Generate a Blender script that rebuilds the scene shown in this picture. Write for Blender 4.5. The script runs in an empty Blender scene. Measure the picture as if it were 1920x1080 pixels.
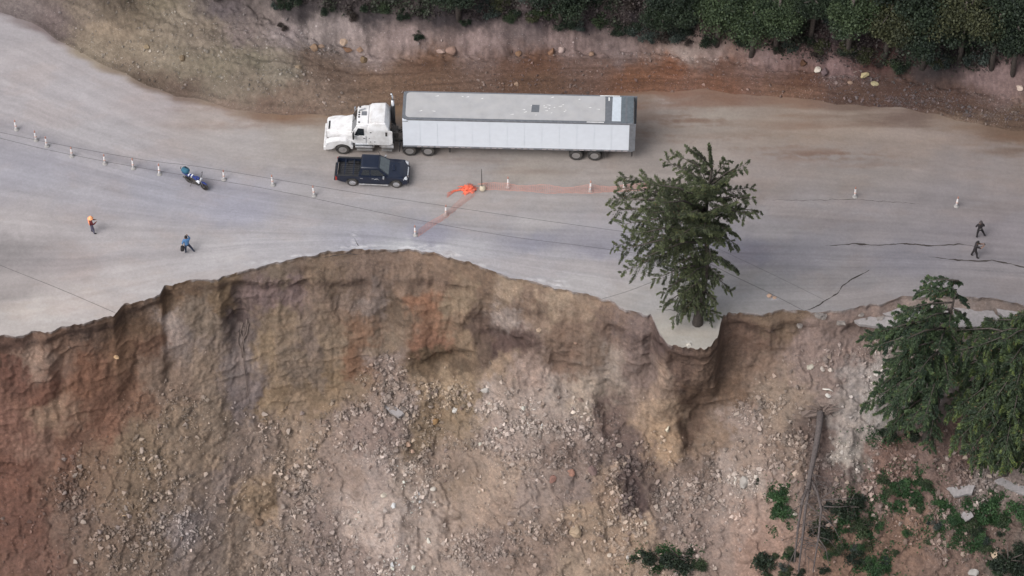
import bpy, bmesh, math, random
import numpy as np
from mathutils import Vector, Matrix
S = bpy.context.scene
COL = S.collection
rng = np.random.default_rng(7)
random.seed(7)

# ------------------------------------------------------------------ camera, world, sun
TH = math.radians(51.0); D = 250.0; F = 6827.0
cd = bpy.data.cameras.new('camera'); cam = bpy.data.objects.new('camera', cd); COL.objects.link(cam)
cam.location = (0, -D*math.cos(TH), D*math.sin(TH))
cam.rotation_euler = (math.pi/2 - TH, 0, 0)
cd.sensor_width = 36; cd.lens = F/1920*36; cd.clip_start = 5; cd.clip_end = 3000
S.camera = cam
W = bpy.data.worlds.new('World'); S.world = W; W.use_nodes = True
nt = W.node_tree; bgn = nt.nodes['Background']
sk = nt.nodes.new('ShaderNodeTexSky'); sk.sky_type = 'NISHITA'; sk.sun_disc = False
sk.sun_elevation = math.radians(50); sk.sun_rotation = math.radians(-130); sk.dust_density = 4.0; sk.air_density = 1.0; sk.ozone_density = 1.0
hs = nt.nodes.new('ShaderNodeHueSaturation'); hs.inputs['Saturation'].default_value = 0.30
nt.links.new(sk.outputs[0], hs.inputs['Color']); nt.links.new(hs.outputs[0], bgn.inputs[0]); bgn.inputs[1].default_value = 0.15
sd = bpy.data.lights.new('sun', 'SUN'); sd.energy = 1.5; sd.angle = math.radians(36); sd.color = (1.0, 0.955, 0.93)
sun = bpy.data.objects.new('sun', sd); COL.objects.link(sun)
sun.rotation_euler = (math.radians(40), 0, math.radians(-50))   # veiled sun, from the near left
S.view_settings.view_transform = 'Standard'; S.view_settings.look = 'None'
S.view_settings.exposure = 0.25; S.view_settings.gamma = 1.0

# ------------------------------------------------------------------ helpers
ct, st = math.cos(TH), math.sin(TH)
def P(px, py, z=0.0):
    """point of the picture (1920x1080) to the world, on the level z"""
    a = (px-960)/F; b = (540-py)/F
    dx, dy, dz = a, ct + b*st, -st + b*ct
    t = (z - D*st)/dz
    return Vector((dx*t, -D*ct + dy*t, z))
def proj(X, Y, Z):
    yy = Y + D*ct; zz = Z - D*st
    dep = yy*ct - zz*st; up = yy*st + zz*ct
    return 960 + F*X/dep, 540 - F*up/dep
def lin(c):
    c = np.asarray(c, float)/255.0
    return np.where(c < 0.04045, c/12.92, ((c+0.055)/1.055)**2.4)
ALB = 0.80       # how bright a surface reads against its own colour
_p = np.random.default_rng(3).permutation(256); _p = np.concatenate([_p, _p, _p])
_g = np.random.default_rng(4).normal(size=(256, 3)); _g /= np.linalg.norm(_g, axis=1)[:, None]
def pn(x, y, z=0.0):
    x, y, z = np.broadcast_arrays(np.asarray(x, float), np.asarray(y, float), np.asarray(z, float))
    xi = np.floor(x).astype(int); yi = np.floor(y).astype(int); zi = np.floor(z).astype(int)
    xf = x-xi; yf = y-yi; zf = z-zi
    u = xf**3*(xf*(xf*6-15)+10); v = yf**3*(yf*(yf*6-15)+10); w = zf**3*(zf*(zf*6-15)+10)
    def gd(i, j, k):
        h = _p[_p[_p[(xi+i) & 255] + ((yi+j) & 255)] + ((zi+k) & 255)]
        g = _g[h]
        return g[..., 0]*(xf-i) + g[..., 1]*(yf-j) + g[..., 2]*(zf-k)
    l = lambda a, b, t: a + t*(b-a)
    r = l(l(l(gd(0,0,0), gd(1,0,0), u), l(gd(0,1,0), gd(1,1,0), u), v),
          l(l(gd(0,0,1), gd(1,0,1), u), l(gd(0,1,1), gd(1,1,1), u), v), w)
    return r*1.5
def fbm(x, y, z=0.0, o=4, g=0.5):
    s = 0; a = 1.0; f = 1.0
    for i in range(o):
        s = s + a*pn(x*f+17.3*i, y*f-9.1*i, z*f+3.7*i); a *= g; f *= 2.03
    return s
def ridge(x, y, z=0.0, o=4, g=0.5):
    s = 0; a = 1.0; f = 1.0
    for i in range(o):
        s = s + a*(1-np.abs(pn(x*f+17.3*i, y*f-9.1*i, z*f+3.7*i))*2); a *= g; f *= 2.1
    return s
def sst(a, b, x):
    t = np.clip((x-a)/(b-a), 0, 1); return t*t*(3-2*t)

def tag(o, label=None, cat=None, group=None, kind=None):
    if label: o['label'] = label
    if cat: o['category'] = cat
    if group: o['group'] = group
    if kind: o['kind'] = kind
    return o
def empty(name, loc=(0,0,0), rz=0, **k):
    o = bpy.data.objects.new(name, None); COL.objects.link(o); o.location = loc; o.rotation_euler = (0,0,rz)
    o.empty_display_size = 0.2
    return tag(o, **k)
def link(name, me, m, parent=None, **k):
    o = bpy.data.objects.new(name, me); COL.objects.link(o)
    if m is not None and len(me.materials) == 0:
        for q in (m if isinstance(m, (list, tuple)) else [m]): me.materials.append(q)
    if parent: o.parent = parent
    return tag(o, **k)
def npmesh(name, V, Fc, smooth=True, col=None, attr='tint'):
    me = bpy.data.meshes.new(name); V = np.asarray(V, np.float32); Fc = np.asarray(Fc, np.int32)
    n = Fc.shape[1]
    me.vertices.add(len(V)); me.vertices.foreach_set('co', V.ravel())
    me.loops.add(Fc.size); me.loops.foreach_set('vertex_index', Fc.ravel())
    me.polygons.add(len(Fc)); me.polygons.foreach_set('loop_start', np.arange(0, Fc.size, n, dtype=np.int32))
    me.polygons.foreach_set('use_smooth', np.full(len(Fc), smooth))
    me.update(calc_edges=True)
    if col is not None:
        a = me.color_attributes.new(attr, 'FLOAT_COLOR', 'POINT')
        c4 = np.ones((len(V), 4), np.float32); c4[:, :3] = col
        a.data.foreach_set('color', c4.ravel())
    me.validate()
    return me
def copy_tree(o, parent=None):
    c = o.copy(); COL.objects.link(c)
    if parent: c.parent = parent
    for ch in list(o.children): copy_tree(ch, c)
    return c

# ------------------------------------------------------------------ materials
def mat(name, col, rough=0.6, metal=0.0, var=0.12, scale=6.0, bump=0.0, bscale=30.0, coat=0.0, dirt=None, dirta=0.0):
    m = bpy.data.materials.new(name); m.use_nodes = True; t = m.node_tree; b = t.nodes['Principled BSDF']
    tc = t.nodes.new('ShaderNodeTexCoord'); nz = t.nodes.new('ShaderNodeTexNoise'); nz.inputs['Scale'].default_value = scale
    nz.inputs['Detail'].default_value = 6; t.links.new(tc.outputs['Object'], nz.inputs['Vector'])
    mr = t.nodes.new('ShaderNodeMapRange'); mr.inputs[1].default_value = 0.3; mr.inputs[2].default_value = 0.7
    mr.inputs[3].default_value = 1-var; mr.inputs[4].default_value = 1+var; t.links.new(nz.outputs[0], mr.inputs[0])
    mx = t.nodes.new('ShaderNodeMix'); mx.data_type = 'RGBA'; mx.blend_type = 'MULTIPLY'; mx.inputs[0].default_value = 1
    mx.inputs[6].default_value = (*col, 1); t.links.new(mr.outputs[0], mx.inputs[7]); out = mx.outputs[2]
    if dirt:
        n2 = t.nodes.new('ShaderNodeTexNoise'); n2.inputs['Scale'].default_value = 1.6; n2.inputs['Detail'].default_value = 9; n2.inputs['Roughness'].default_value = 0.7
        t.links.new(tc.outputs['Object'], n2.inputs['Vector'])
        r2 = t.nodes.new('ShaderNodeMapRange'); r2.inputs[1].default_value = 0.42; r2.inputs[2].default_value = 0.68; r2.inputs[4].default_value = dirta
        t.links.new(n2.outputs[0], r2.inputs[0])
        m2 = t.nodes.new('ShaderNodeMix'); m2.data_type = 'RGBA'; m2.inputs[7].default_value = (*dirt, 1)
        t.links.new(r2.outputs[0], m2.inputs[0]); t.links.new(out, m2.inputs[6]); out = m2.outputs[2]
    t.links.new(out, b.inputs['Base Color'])
    b.inputs['Roughness'].default_value = rough; b.inputs['Metallic'].default_value = metal; b.inputs['Coat Weight'].default_value = coat
    if bump:
        n3 = t.nodes.new('ShaderNodeTexNoise'); n3.inputs['Scale'].default_value = bscale; n3.inputs['Detail'].default_value = 5
        t.links.new(tc.outputs['Object'], n3.inputs['Vector']); bp = t.nodes.new('ShaderNodeBump'); bp.inputs['Strength'].default_value = bump
        bp.inputs['Distance'].default_value = 0.05; t.links.new(n3.outputs[0], bp.inputs['Height']); t.links.new(bp.outputs[0], b.inputs['Normal'])
    return m
def ground_mat(name, speck=0.5, bump=0.6, v1=0.16, v2=0.22):
    """soil: colour from the painted attribute 'tint', broken up by noise and pebble specks, with fine relief"""
    m = bpy.data.materials.new(name); m.use_nodes = True; t = m.node_tree; b = t.nodes['Principled BSDF']
    N = t.nodes.new; L = t.links.new
    at = N('ShaderNodeAttribute'); at.attribute_name = 'tint'
    tc = N('ShaderNodeTexCoord')
    def noise(sc, det, lo, hi, a, bb, rough=0.6):
        n = N('ShaderNodeTexNoise'); n.inputs['Scale'].default_value = sc; n.inputs['Detail'].default_value = det; n.inputs['Roughness'].default_value = rough
        L(tc.outputs['Object'], n.inputs['Vector']); r = N('ShaderNodeMapRange')
        r.inputs[1].default_value = lo; r.inputs[2].default_value = hi; r.inputs[3].default_value = a; r.inputs[4].default_value = bb
        L(n.outputs[0], r.inputs[0]); return r.outputs[0], n
    a1, n1 = noise(0.9, 8, 0.3, 0.7, 1-v1, 1+v1, 0.7)
    a2, n2 = noise(4.5, 8, 0.34, 0.66, 1-v2, 1+v2, 0.85)
    mu = N('ShaderNodeMath'); mu.operation = 'MULTIPLY'; L(a1, mu.inputs[0]); L(a2, mu.inputs[1])
    vo = N('ShaderNodeTexVoronoi'); vo.inputs['Scale'].default_value = 5.5; L(tc.outputs['Object'], vo.inputs['Vector'])
    sp = N('ShaderNodeMapRange'); sp.inputs[1].default_value = 0.10; sp.inputs[2].default_value = 0.22; sp.inputs[3].default_value = 1; sp.inputs[4].default_value = 0; L(vo.outputs['Distance'], sp.inputs[0])
    gate, _ = noise(0.5, 3, 0.5, 0.6, 0, speck)
    g2 = N('ShaderNodeMath'); g2.operation = 'MULTIPLY'; L(sp.outputs[0], g2.inputs[0]); L(gate, g2.inputs[1])
    ad = N('ShaderNodeMath'); ad.operation = 'ADD'; L(mu.outputs[0], ad.inputs[0]); L(g2.outputs[0], ad.inputs[1])
    mx = N('ShaderNodeMix'); mx.data_type = 'RGBA'; mx.blend_type = 'MULTIPLY'; mx.inputs[0].default_value = 1
    L(at.outputs['Color'], mx.inputs[6]); L(ad.outputs[0], mx.inputs[7]); L(mx.outputs[2], b.inputs['Base Color'])
    b.inputs['Roughness'].default_value = 0.95; b.inputs['Specular IOR Level'].default_value = 0.2
    bp = N('ShaderNodeBump'); bp.inputs['Strength'].default_value = bump; bp.inputs['Distance'].default_value = 0.12
    L(n2.outputs[0], bp.inputs['Height']); L(bp.outputs[0], b.inputs['Normal'])
    return m
def tint_mat(name, rough=0.7, transl=0.0, spec=0.3):
    m = bpy.data.materials.new(name); m.use_nodes = True; t = m.node_tree; b = t.nodes['Principled BSDF']
    at = t.nodes.new('ShaderNodeAttribute'); at.attribute_name = 'tint'
    t.links.new(at.outputs['Color'], b.inputs['Base Color']); b.inputs['Roughness'].default_value = rough; b.inputs['Specular IOR Level'].default_value = spec
    if transl:
        tr = t.nodes.new('ShaderNodeBsdfTranslucent'); t.links.new(at.outputs['Color'], tr.inputs[0])
        ms = t.nodes.new('ShaderNodeMixShader'); ms.inputs[0].default_value = transl
        t.links.new(b.outputs[0], ms.inputs[1]); t.links.new(tr.outputs[0], ms.inputs[2]); t.links.new(ms.outputs[0], t.nodes['Material Output'].inputs[0])
    return m
M_road = ground_mat('road_gravel', speck=0.12, bump=0.2, v1=0.05, v2=0.10)
M_soil = ground_mat('slide_soil', speck=0.55, bump=0.8, v1=.12, v2=.34)
M_hill = ground_mat('hill_soil', speck=0.6, bump=0.5, v1=.12, v2=.30)
M_rock = tint_mat('loose_rock', 0.9, spec=0.2)
M_leaf = tint_mat('foliage', 0.6, transl=0.25)
M_bark = mat('bark', (0.075, 0.062, 0.055), 0.9, var=0.4, scale=9, bump=0.6)
M_deadbark = mat('dead_bark', (0.09, 0.075, 0.072), 0.9, var=0.3, scale=8, bump=0.6)
M_root = mat('pale_root', (0.15, 0.115, 0.10), 0.9, var=0.2)

# ------------------------------------------------------------------ curves read off the place (pixels -> level z=0)
def curve(pts):
    w = [P(a, b) for a, b in pts]
    xs = np.array([p.x for p in w]); ys = np.array([p.y for p in w])
    def f(x):
        x = np.asarray(x, float); r = np.interp(x, xs, ys)
        sl = (ys[1]-ys[0])/(xs[1]-xs[0]); sr = (ys[-1]-ys[-2])/(xs[-1]-xs[-2])
        r = np.where(x < xs[0], ys[0] + np.maximum(x-xs[0], -60)*sl, r)
        return np.where(x > xs[-1], ys[-1] + np.minimum(x-xs[-1], 60)*sr, r)
    return f
EDGE = [(-160,668),(-60,645),(0,631),(40,628),(60,620),(85,624),(120,612),(155,606),(182,598),(200,590),(212,592),(232,570),(262,566),(300,552),(307,537),(345,528),(380,522),(408,526),(420,519),(460,506),(500,496),(540,487),(560,482),(590,478),(620,471),(670,467),(720,466),(770,468),(810,473),(835,483),(880,490),(920,505),(960,521),(1000,530),(1040,540),(1080,548),(1120,556),(1148,566),(1162,577),(1195,586),(1222,592),(1229,604),(1238,628),(1252,644),(1280,652),(1310,655),(1332,650),(1346,634),(1350,612),(1356,594),(1368,588),(1400,586),(1440,588),(1470,580),(1500,581),(1530,586),(1560,584),(1590,580),(1618,572),(1650,569),(1690,557),(1740,554),(1800,555),(1860,561),(1920,570),(2100,590)]
EDGES = [(-160,668),(0,633),(120,612),(300,553),(460,506),(620,475),(720,470),(830,482),(960,522),(1120,558),(1200,582),(1280,590),(1360,588),(1480,582),(1590,580),(1690,562),(1800,558),(1920,570),(2100,590)]
BANK = [(-200,-90),(0,22),(60,42),(130,88),(200,122),(260,155),(330,178),(420,200),(520,214),(640,216),(800,186),(1000,178),(1190,176),(1300,170),(1500,186),(1700,206),(1800,225),(1920,246),(2100,262)]
TOE = [(-200,-330),(200,-160),(380,-30),(450,35),(560,92),(640,98),(800,106),(1000,102),(1200,96),(1400,118),(1540,140),(1700,150),(1920,186),(2100,200)]
MID = [(-200,215),(0,275),(200,330),(400,382),(600,415),(800,438),(1000,452),(1200,458),(1500,468),(1920,490),(2100,495)]
f_edge0, f_edges, f_bank, f_toe, f_mid = map(curve, (EDGE, EDGES, BANK, TOE, MID))
def f_edge(x): return f_edge0(x) + f_jit(x)
def f_jit(x):
    return 0.15*fbm(x*.9, 0.3, 0.1, 3) + 0.05*fbm(x*5.7, 2.2, .4, 3) + .16*fbm(x*3.1, 1.2, .9, 3)*(np.abs(x-12.6) < 3.4) + .10*np.sign(pn(x*1.9, 7.7))*np.abs(pn(x*1.9, 7.7))**.4*.5
XD = np.arange(-41.5, 41.5001, 0.088)
g = 0.088*np.cumsum(1.16**np.arange(1, 46)); g = g[g < 420]
XS = np.concatenate([-(g[::-1])-41.5, XD, g+41.5]); NX = len(XS)

# ------------------------------------------------------------------ colour of the ground, sampled patches
def cfield(px, py, pts, warp=24.0, power=5.0, wx=1.0):
    """smooth patchwork between sampled soil colours, borders broken by noise"""
    sh = px.shape; px = px.ravel(); py = py.ravel()
    wpx = px + warp*fbm(px/70, py/70, 1.3, 4) + warp*0.55*fbm(px/13, py/16, 9.3, 4, .6)
    wpy = py + warp*fbm(px/70, py/70, 5.7, 4) + warp*0.55*fbm(px/13, py/16, 4.3, 4, .6)
    acc = np.zeros((len(px), 3)); ws = np.zeros(len(px))
    for (a, b, c) in pts:
        d2 = ((wpx-a)*wx)**2 + (wpy-b)**2 + 120.0
        w = d2**(-power/2*1.0); acc += w[:, None]*lin(c)[None, :]; ws += w
    return (acc/ws[:, None]).reshape(sh+(3,))
SLOPE_C = [((30),700,(108,76,66)),(20,800,(128,94,82)),(70,830,(140,112,98)),(30,900,(114,80,68)),(40,1000,(106,76,66)),(60,1060,(112,84,74)),(15,650,(92,72,64)),(110,650,(120,98,84)),(60,680,(136,120,108)),(90,770,(142,122,102)),(75,740,(120,84,70)),(160,700,(122,86,66)),(240,670,(128,96,72)),
(290,650,(112,80,62)),(200,780,(120,84,66)),(250,740,(122,88,68)),(130,850,(112,82,68)),(130,930,(105,82,70)),(150,610,(92,78,70)),(230,600,(96,78,64)),(320,600,(146,134,128)),(330,640,(142,128,122)),(310,720,(132,110,94)),(330,560,(112,88,66)),(260,620,(110,86,66)),(370,600,(128,112,96)),(420,555,(122,100,74)),
(445,575,(86,72,72)),(442,620,(104,92,90)),(450,680,(126,114,112)),(470,740,(124,112,112)),(400,700,(138,118,100)),(400,780,(138,120,102)),(500,545,(118,98,98)),(545,545,(116,96,96)),(520,600,(132,112,90)),(500,660,(140,118,90)),(540,660,(128,110,92)),(580,640,(120,104,94)),(570,710,(120,104,90)),(620,640,(136,116,94)),(620,700,(136,112,82)),
(510,740,(144,120,90)),(600,745,(132,110,84)),(650,730,(128,108,86)),(700,560,(126,112,106)),(680,630,(132,98,74)),(665,680,(130,92,66)),(740,580,(106,88,72)),(720,640,(128,110,92)),(790,570,(142,96,68)),(800,640,(138,94,70)),(810,600,(140,100,74)),(850,560,(136,116,92)),(855,640,(132,110,86)),(780,530,(126,104,88)),(690,520,(116,96,84)),(600,510,(118,98,80)),(520,515,(120,104,88)),
(850,685,(100,82,64)),(800,680,(104,84,62)),(900,610,(100,80,70)),(900,655,(96,78,66)),(960,640,(92,72,68)),(930,640,(88,68,64)),(850,715,(150,128,100)),(930,690,(142,120,98)),(800,720,(146,124,98)),(1010,710,(152,132,122)),(955,595,(150,138,132)),(1000,570,(124,102,86)),(900,520,(120,98,80)),(970,545,(146,126,104)),(1040,565,(150,130,108)),(1100,590,(140,118,98)),(1060,620,(122,98,82)),(1100,650,(122,102,88)),
(1060,690,(118,94,80)),(1100,730,(152,138,124)),(1140,690,(140,128,118)),(1130,790,(112,92,86)),(1140,600,(118,96,84)),(1190,620,(116,98,94)),(1230,640,(90,72,70)),(1200,690,(122,104,98)),(1240,720,(142,120,104)),(1250,770,(152,128,104)),(1300,730,(106,82,66)),(1300,800,(102,80,66)),(1250,830,(158,130,100)),(1270,690,(100,78,68)),(1340,680,(104,82,68)),(1400,640,(116,90,76)),(1370,740,(110,86,68)),(1450,605,(122,100,80)),
(1420,690,(128,104,88)),(1520,650,(138,118,112)),(1600,650,(136,116,110)),(1540,700,(132,114,108)),(1460,750,(138,120,104)),(1600,720,(150,144,142)),(1650,720,(150,146,144)),(1640,770,(152,150,148)),(1595,850,(146,142,136)),(1592,800,(146,140,136)),(1530,830,(100,84,80)),(1560,880,(106,88,84)),(1490,850,(134,114,100)),(1660,850,(122,92,82)),(1660,900,(118,88,78)),(1800,850,(112,88,82)),(1760,900,(112,90,84)),(1700,1000,(126,96,80)),(1640,940,(132,108,100)),(1850,900,(128,116,112)),(1850,1000,(104,84,76)),(1780,1050,(118,94,84)),(1900,1060,(100,90,84)),(1600,1050,(130,98,80)),
(720,670,(136,118,110)),(750,760,(140,124,116)),(700,800,(132,114,108)),(640,790,(136,118,108)),(800,810,(130,110,86)),(820,770,(128,106,80)),(880,760,(134,114,88)),(910,745,(150,136,128)),(950,820,(148,132,124)),(1000,780,(152,138,130)),(1040,740,(150,138,130)),(1050,850,(124,106,98)),(1090,800,(140,124,116)),(1150,840,(106,88,84)),(1180,930,(82,66,66)),(1170,880,(84,68,68)),(1140,880,(150,128,110)),(1120,930,(146,122,102)),(1100,970,(148,126,104)),(1110,860,(120,104,98)),(1080,920,(128,112,106)),(1200,990,(156,132,110)),(1170,1020,(152,128,106)),
(950,910,(154,134,118)),(1000,920,(140,124,116)),(900,930,(152,132,116)),(870,900,(130,112,96)),(840,860,(134,116,104)),(750,940,(168,154,146)),(700,960,(162,148,140)),(720,1010,(172,156,148)),(790,1000,(164,148,138)),(760,900,(160,144,132)),(640,880,(140,122,112)),(700,880,(146,132,126)),(560,840,(142,122,104)),(480,820,(140,122,110)),(490,940,(150,126,98)),(430,900,(136,120,112)),(380,860,(140,120,100)),(330,800,(134,114,94)),(270,850,(126,106,84)),(250,930,(122,102,82)),(200,1000,(116,96,82)),(160,880,(118,96,78)),(140,980,(112,94,84)),(340,1010,(136,126,126)),(390,1030,(134,118,108)),(290,1040,(118,100,86)),(450,1040,(142,124,108)),(550,960,(136,120,110)),(600,1000,(128,112,106)),(560,1060,(132,116,108)),(660,1060,(130,114,108)),
(850,1050,(146,130,120)),(920,1020,(130,112,104)),(930,970,(140,120,106)),(1000,1050,(132,112,100)),(1060,1030,(130,110,96)),(1080,1060,(150,130,110)),(1350,930,(142,126,118)),(1290,930,(140,122,112)),(1260,960,(126,110,102)),(1320,1000,(136,118,110)),(1400,970,(150,126,114)),(1440,1020,(146,116,102)),(1300,880,(122,104,94)),(1340,820,(128,106,88)),(1380,800,(140,124,116)),(1400,860,(140,122,110)),(1400,900,(150,138,130)),(1370,890,(152,138,130)),(1450,900,(140,120,110)),(480,1080,(136,118,104)),(240,1090,(116,98,84)),(20,1100,(104,78,66))]
ROAD_C = [(50,100,(172,166,168)),(0,60,(170,165,168)),(120,180,(174,169,172)),(300,200,(170,162,163)),(380,215,(168,158,154)),(450,260,(168,162,161)),(200,250,(171,167,170)),(560,250,(164,157,152)),(60,320,(164,162,170)),(180,360,(166,163,169)),(300,360,(158,157,166)),(450,390,(156,155,166)),(50,420,(176,170,171)),(200,450,(173,168,170)),(80,480,(156,150,151)),(30,465,(146,141,142)),(130,500,(168,160,160)),(20,540,(164,157,156)),(60,580,(184,177,174)),(150,560,(186,178,176)),(250,530,(180,174,174)),(400,480,(178,174,176)),(320,470,(168,163,165)),(520,450,(172,169,173)),(600,380,(160,156,158)),(700,400,(162,159,162)),(690,440,(154,153,162)),(800,440,(144,143,156)),(760,458,(176,176,180)),(860,465,(172,170,174)),(1000,450,(142,141,152)),(1000,420,(164,160,161)),(1000,380,(160,155,155)),(980,325,(158,150,144)),(900,310,(152,147,146)),(830,330,(160,154,153)),(850,390,(163,158,158)),(850,260,(158,150,146)),(560,222,(150,136,124)),(1000,500,(168,165,169)),(1100,530,(174,170,171)),(1200,560,(166,163,163)),(1280,630,(172,167,160)),(1300,600,(166,162,158)),(1120,470,(144,142,152)),(1100,490,(166,163,166)),(1200,330,(152,144,140)),(1450,340,(150,141,138)),(1480,400,(160,154,155)),(1450,430,(163,158,160)),(1400,470,(136,134,145)),(1500,470,(148,145,151)),(1400,530,(162,159,160)),(1500,550,(158,154,155)),(1600,320,(150,142,139)),(1620,420,(152,146,148)),(1700,250,(156,143,136)),(1850,310,(150,142,141)),(1800,380,(146,140,142)),(1700,490,(140,137,144)),(1850,430,(144,138,142)),(1850,530,(146,141,144)),(1600,530,(150,146,148)),(1700,540,(152,147,149)),(1480,225,(152,138,128)),(1600,230,(156,142,132)),(1240,205,(154,144,138)),(1350,205,(156,146,138)),(1900,290,(144,134,130)),(1920,250,(128,108,94)),(700,190,(134,112,92)),(1000,185,(134,114,96)),(1160,180,(138,122,110)),(1400,190,(146,134,126))]
HILL_C = [(620,130,(120,94,74)),(700,150,(124,98,78)),(800,125,(106,78,60)),(800,160,(116,90,72)),(1000,120,(106,74,56)),(1000,160,(110,82,64)),(1200,150,(122,82,58)),(1260,130,(126,80,54)),(1350,120,(104,70,54)),(1350,160,(118,80,60)),(1500,160,(104,72,56)),(1480,185,(124,92,74)),(1600,180,(92,70,60)),(1700,170,(88,66,58)),(1800,190,(88,66,58)),(1800,220,(120,100,84)),(1900,225,(104,84,70)),(700,190,(124,100,80)),(640,200,(132,108,88)),(560,190,(128,106,86)),(560,205,(122,92,72)),(500,195,(118,92,74)),(420,170,(126,114,94)),(420,190,(130,106,88)),(340,165,(108,86,70)),(300,110,(138,124,100)),(250,90,(136,120,94)),(200,60,(142,122,94)),(150,20,(128,112,92)),(170,100,(142,126,100)),(100,25,(112,96,94)),(90,50,(106,90,88)),(40,20,(120,108,106)),(250,30,(116,100,76)),(220,15,(98,84,66)),(330,30,(142,128,104)),(300,10,(120,108,82)),(380,50,(134,118,96)),(450,60,(124,108,104)),(440,90,(128,116,92)),(480,110,(120,112,88)),(400,130,(122,112,88)),(340,120,(130,118,94)),(280,150,(104,84,66)),(230,130,(124,106,84)),(530,130,(128,118,98)),(590,110,(112,88,70)),(540,60,(138,124,124)),(600,60,(150,136,132)),(650,50,(146,132,130)),(760,75,(142,126,124)),(700,90,(146,130,126)),(900,80,(142,124,122)),(1050,80,(134,116,114)),(970,60,(110,98,98)),(1150,80,(128,112,110)),(1280,100,(146,132,126)),(1340,108,(140,124,120)),(1440,105,(140,118,116)),(1480,90,(126,100,98)),(1560,128,(128,104,104)),(1620,120,(84,56,52)),(560,15,(62,56,60)),(650,10,(74,66,68)),(700,25,(56,52,56)),(820,30,(54,50,54)),(900,35,(54,50,54)),(1000,40,(66,58,62)),(1100,45,(60,54,58)),(1200,40,(46,42,46)),(1400,50,(40,38,42)),(1600,80,(46,40,46)),(1500,70,(44,38,44)),(1800,100,(48,44,48)),(1740,135,(58,52,54)),(1870,140,(126,106,106)),(1905,160,(120,100,98)),(420,20,(92,82,86)),(400,-20,(70,62,66)),(700,-60,(50,48,50)),(1300,-60,(44,42,44)),(1900,-60,(44,42,44)),(200,-40,(110,96,84)),(50,-60,(120,108,100))]

# rubble density over the slide, blobs (px,py,rx,ry,weight)
RUB = [(735,690,60,60,1.0),(745,770,80,50,.9),(820,740,70,30,.8),(700,840,80,40,.5),(770,830,70,50,.8),(790,930,30,20,.8),(570,930,30,90,1.0),(610,1030,60,60,1.0),(545,870,25,50,.8),(520,1050,50,60,.7),(1170,900,50,60,1.0),(1150,1010,40,40,.8),(1180,960,35,40,1.0),(1290,940,90,50,1.0),(1300,1020,60,50,.5),(1380,900,70,50,.7),(1470,840,60,60,.8),(1420,760,60,50,.7),(1520,650,70,40,.6),(950,820,90,60,.8),(1010,860,90,40,.7),(910,760,60,40,.6),(1100,810,60,60,.7),(920,1030,80,40,.9),(1000,1000,60,40,.6),(320,1000,90,60,.6),(230,1010,90,70,.8),(160,940,60,60,.6),(300,870,40,40,.5),(150,880,50,50,.4),(420,650,40,40,.7),(380,610,50,30,.4),(340,780,70,60,.3),(290,900,70,50,.5),(500,800,40,60,.4),(410,960,60,50,.4),(1650,900,80,60,.6),(1780,980,90,70,.6),(1840,880,90,50,.7),(1560,900,50,60,.7),(1640,650,40,60,.5),(780,870,60,40,.7),(640,790,70,40,.6),(1240,1060,60,40,.5),(30,650,40,20,.3),(1060,980,40,40,.5),(690,1060,80,40,.5)]
def blobs(px, py, L):
    s = np.zeros(px.shape)
    for (a, b, rx, ry, w) in L: s = np.maximum(s, w*np.exp(-((px-a)/rx)**2 - ((py-b)/ry)**2))
    return s
# lumps (+) and hollows (-) of the scarp: px,py,rx,ry,amp(m),tilt(deg)
FEAT = [(445,600,16,60,-1.1,0),(480,700,25,80,.35,0),(560,650,60,90,.5,0),(640,720,30,70,.4,15),(735,600,22,70,-1.0,10),(790,600,45,70,.8,0),(830,600,30,60,-.3,0),
(915,620,45,40,-1.9,20),(950,650,50,18,-1.6,5),(840,680,60,16,-1.6,-8),(850,725,90,22,.9,-8),(1010,640,40,30,1.1,30),(1080,640,60,30,.8,30),(1000,690,60,40,.5,0),(1060,700,25,50,-.8,-25),(1120,720,50,50,.6,0),(1140,760,16,70,-1.1,0),(1200,650,24,50,.9,0),(1215,700,20,60,-.5,0),(1240,780,38,70,1.3,-5),(1305,800,32,50,-1.8,10),(1310,720,40,60,-.7,0),(1390,740,40,60,.7,10),(1280,690,40,20,-1.0,0),(1250,640,12,20,-.8,0),
(110,720,10,60,-.9,0),(85,690,25,40,.6,0),(170,740,60,50,.5,0),(235,740,18,14,-.5,0),(255,700,12,40,-.5,25),(330,620,30,40,.5,0),(310,720,14,60,-.7,20),(480,930,30,40,.9,0),(505,955,26,12,-1.2,-40),(540,880,30,120,-.5,-8),(590,960,40,110,.4,-8),
(740,950,70,60,.9,0),(790,930,70,14,.7,25),(845,990,16,22,-1.3,25),(830,968,60,9,-.7,25),(700,890,30,20,-.5,0),(960,960,60,8,.5,10),(980,900,50,60,.5,0),(1080,900,14,70,-.5,0),(1110,950,16,70,.5,-10),(1190,940,24,40,-.6,0),(1200,1020,50,60,.7,0),(820,800,16,80,-.8,0),(960,830,70,40,.5,0),(1080,850,40,30,.6,0),
(1535,840,40,70,-1.2,0),(1590,850,18,90,1.0,3),(1650,770,60,40,.8,0),(1680,820,60,12,-.8,10),(1640,880,30,40,-.6,0),(1560,1000,60,60,.8,0),(1720,870,80,50,.5,0),(1500,620,60,14,-.4,0),(1420,620,60,20,.3,0),(150,860,90,40,-.5,30),(60,850,40,60,.6,0),(270,960,70,50,.5,0),(350,1020,50,25,.5,0),(400,760,40,50,.4,0),(210,860,40,50,.6,0),(1420,1000,60,50,.8,0),(1340,880,40,40,-.4,0),(1650,1000,40,60,-.5,0)]
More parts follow.
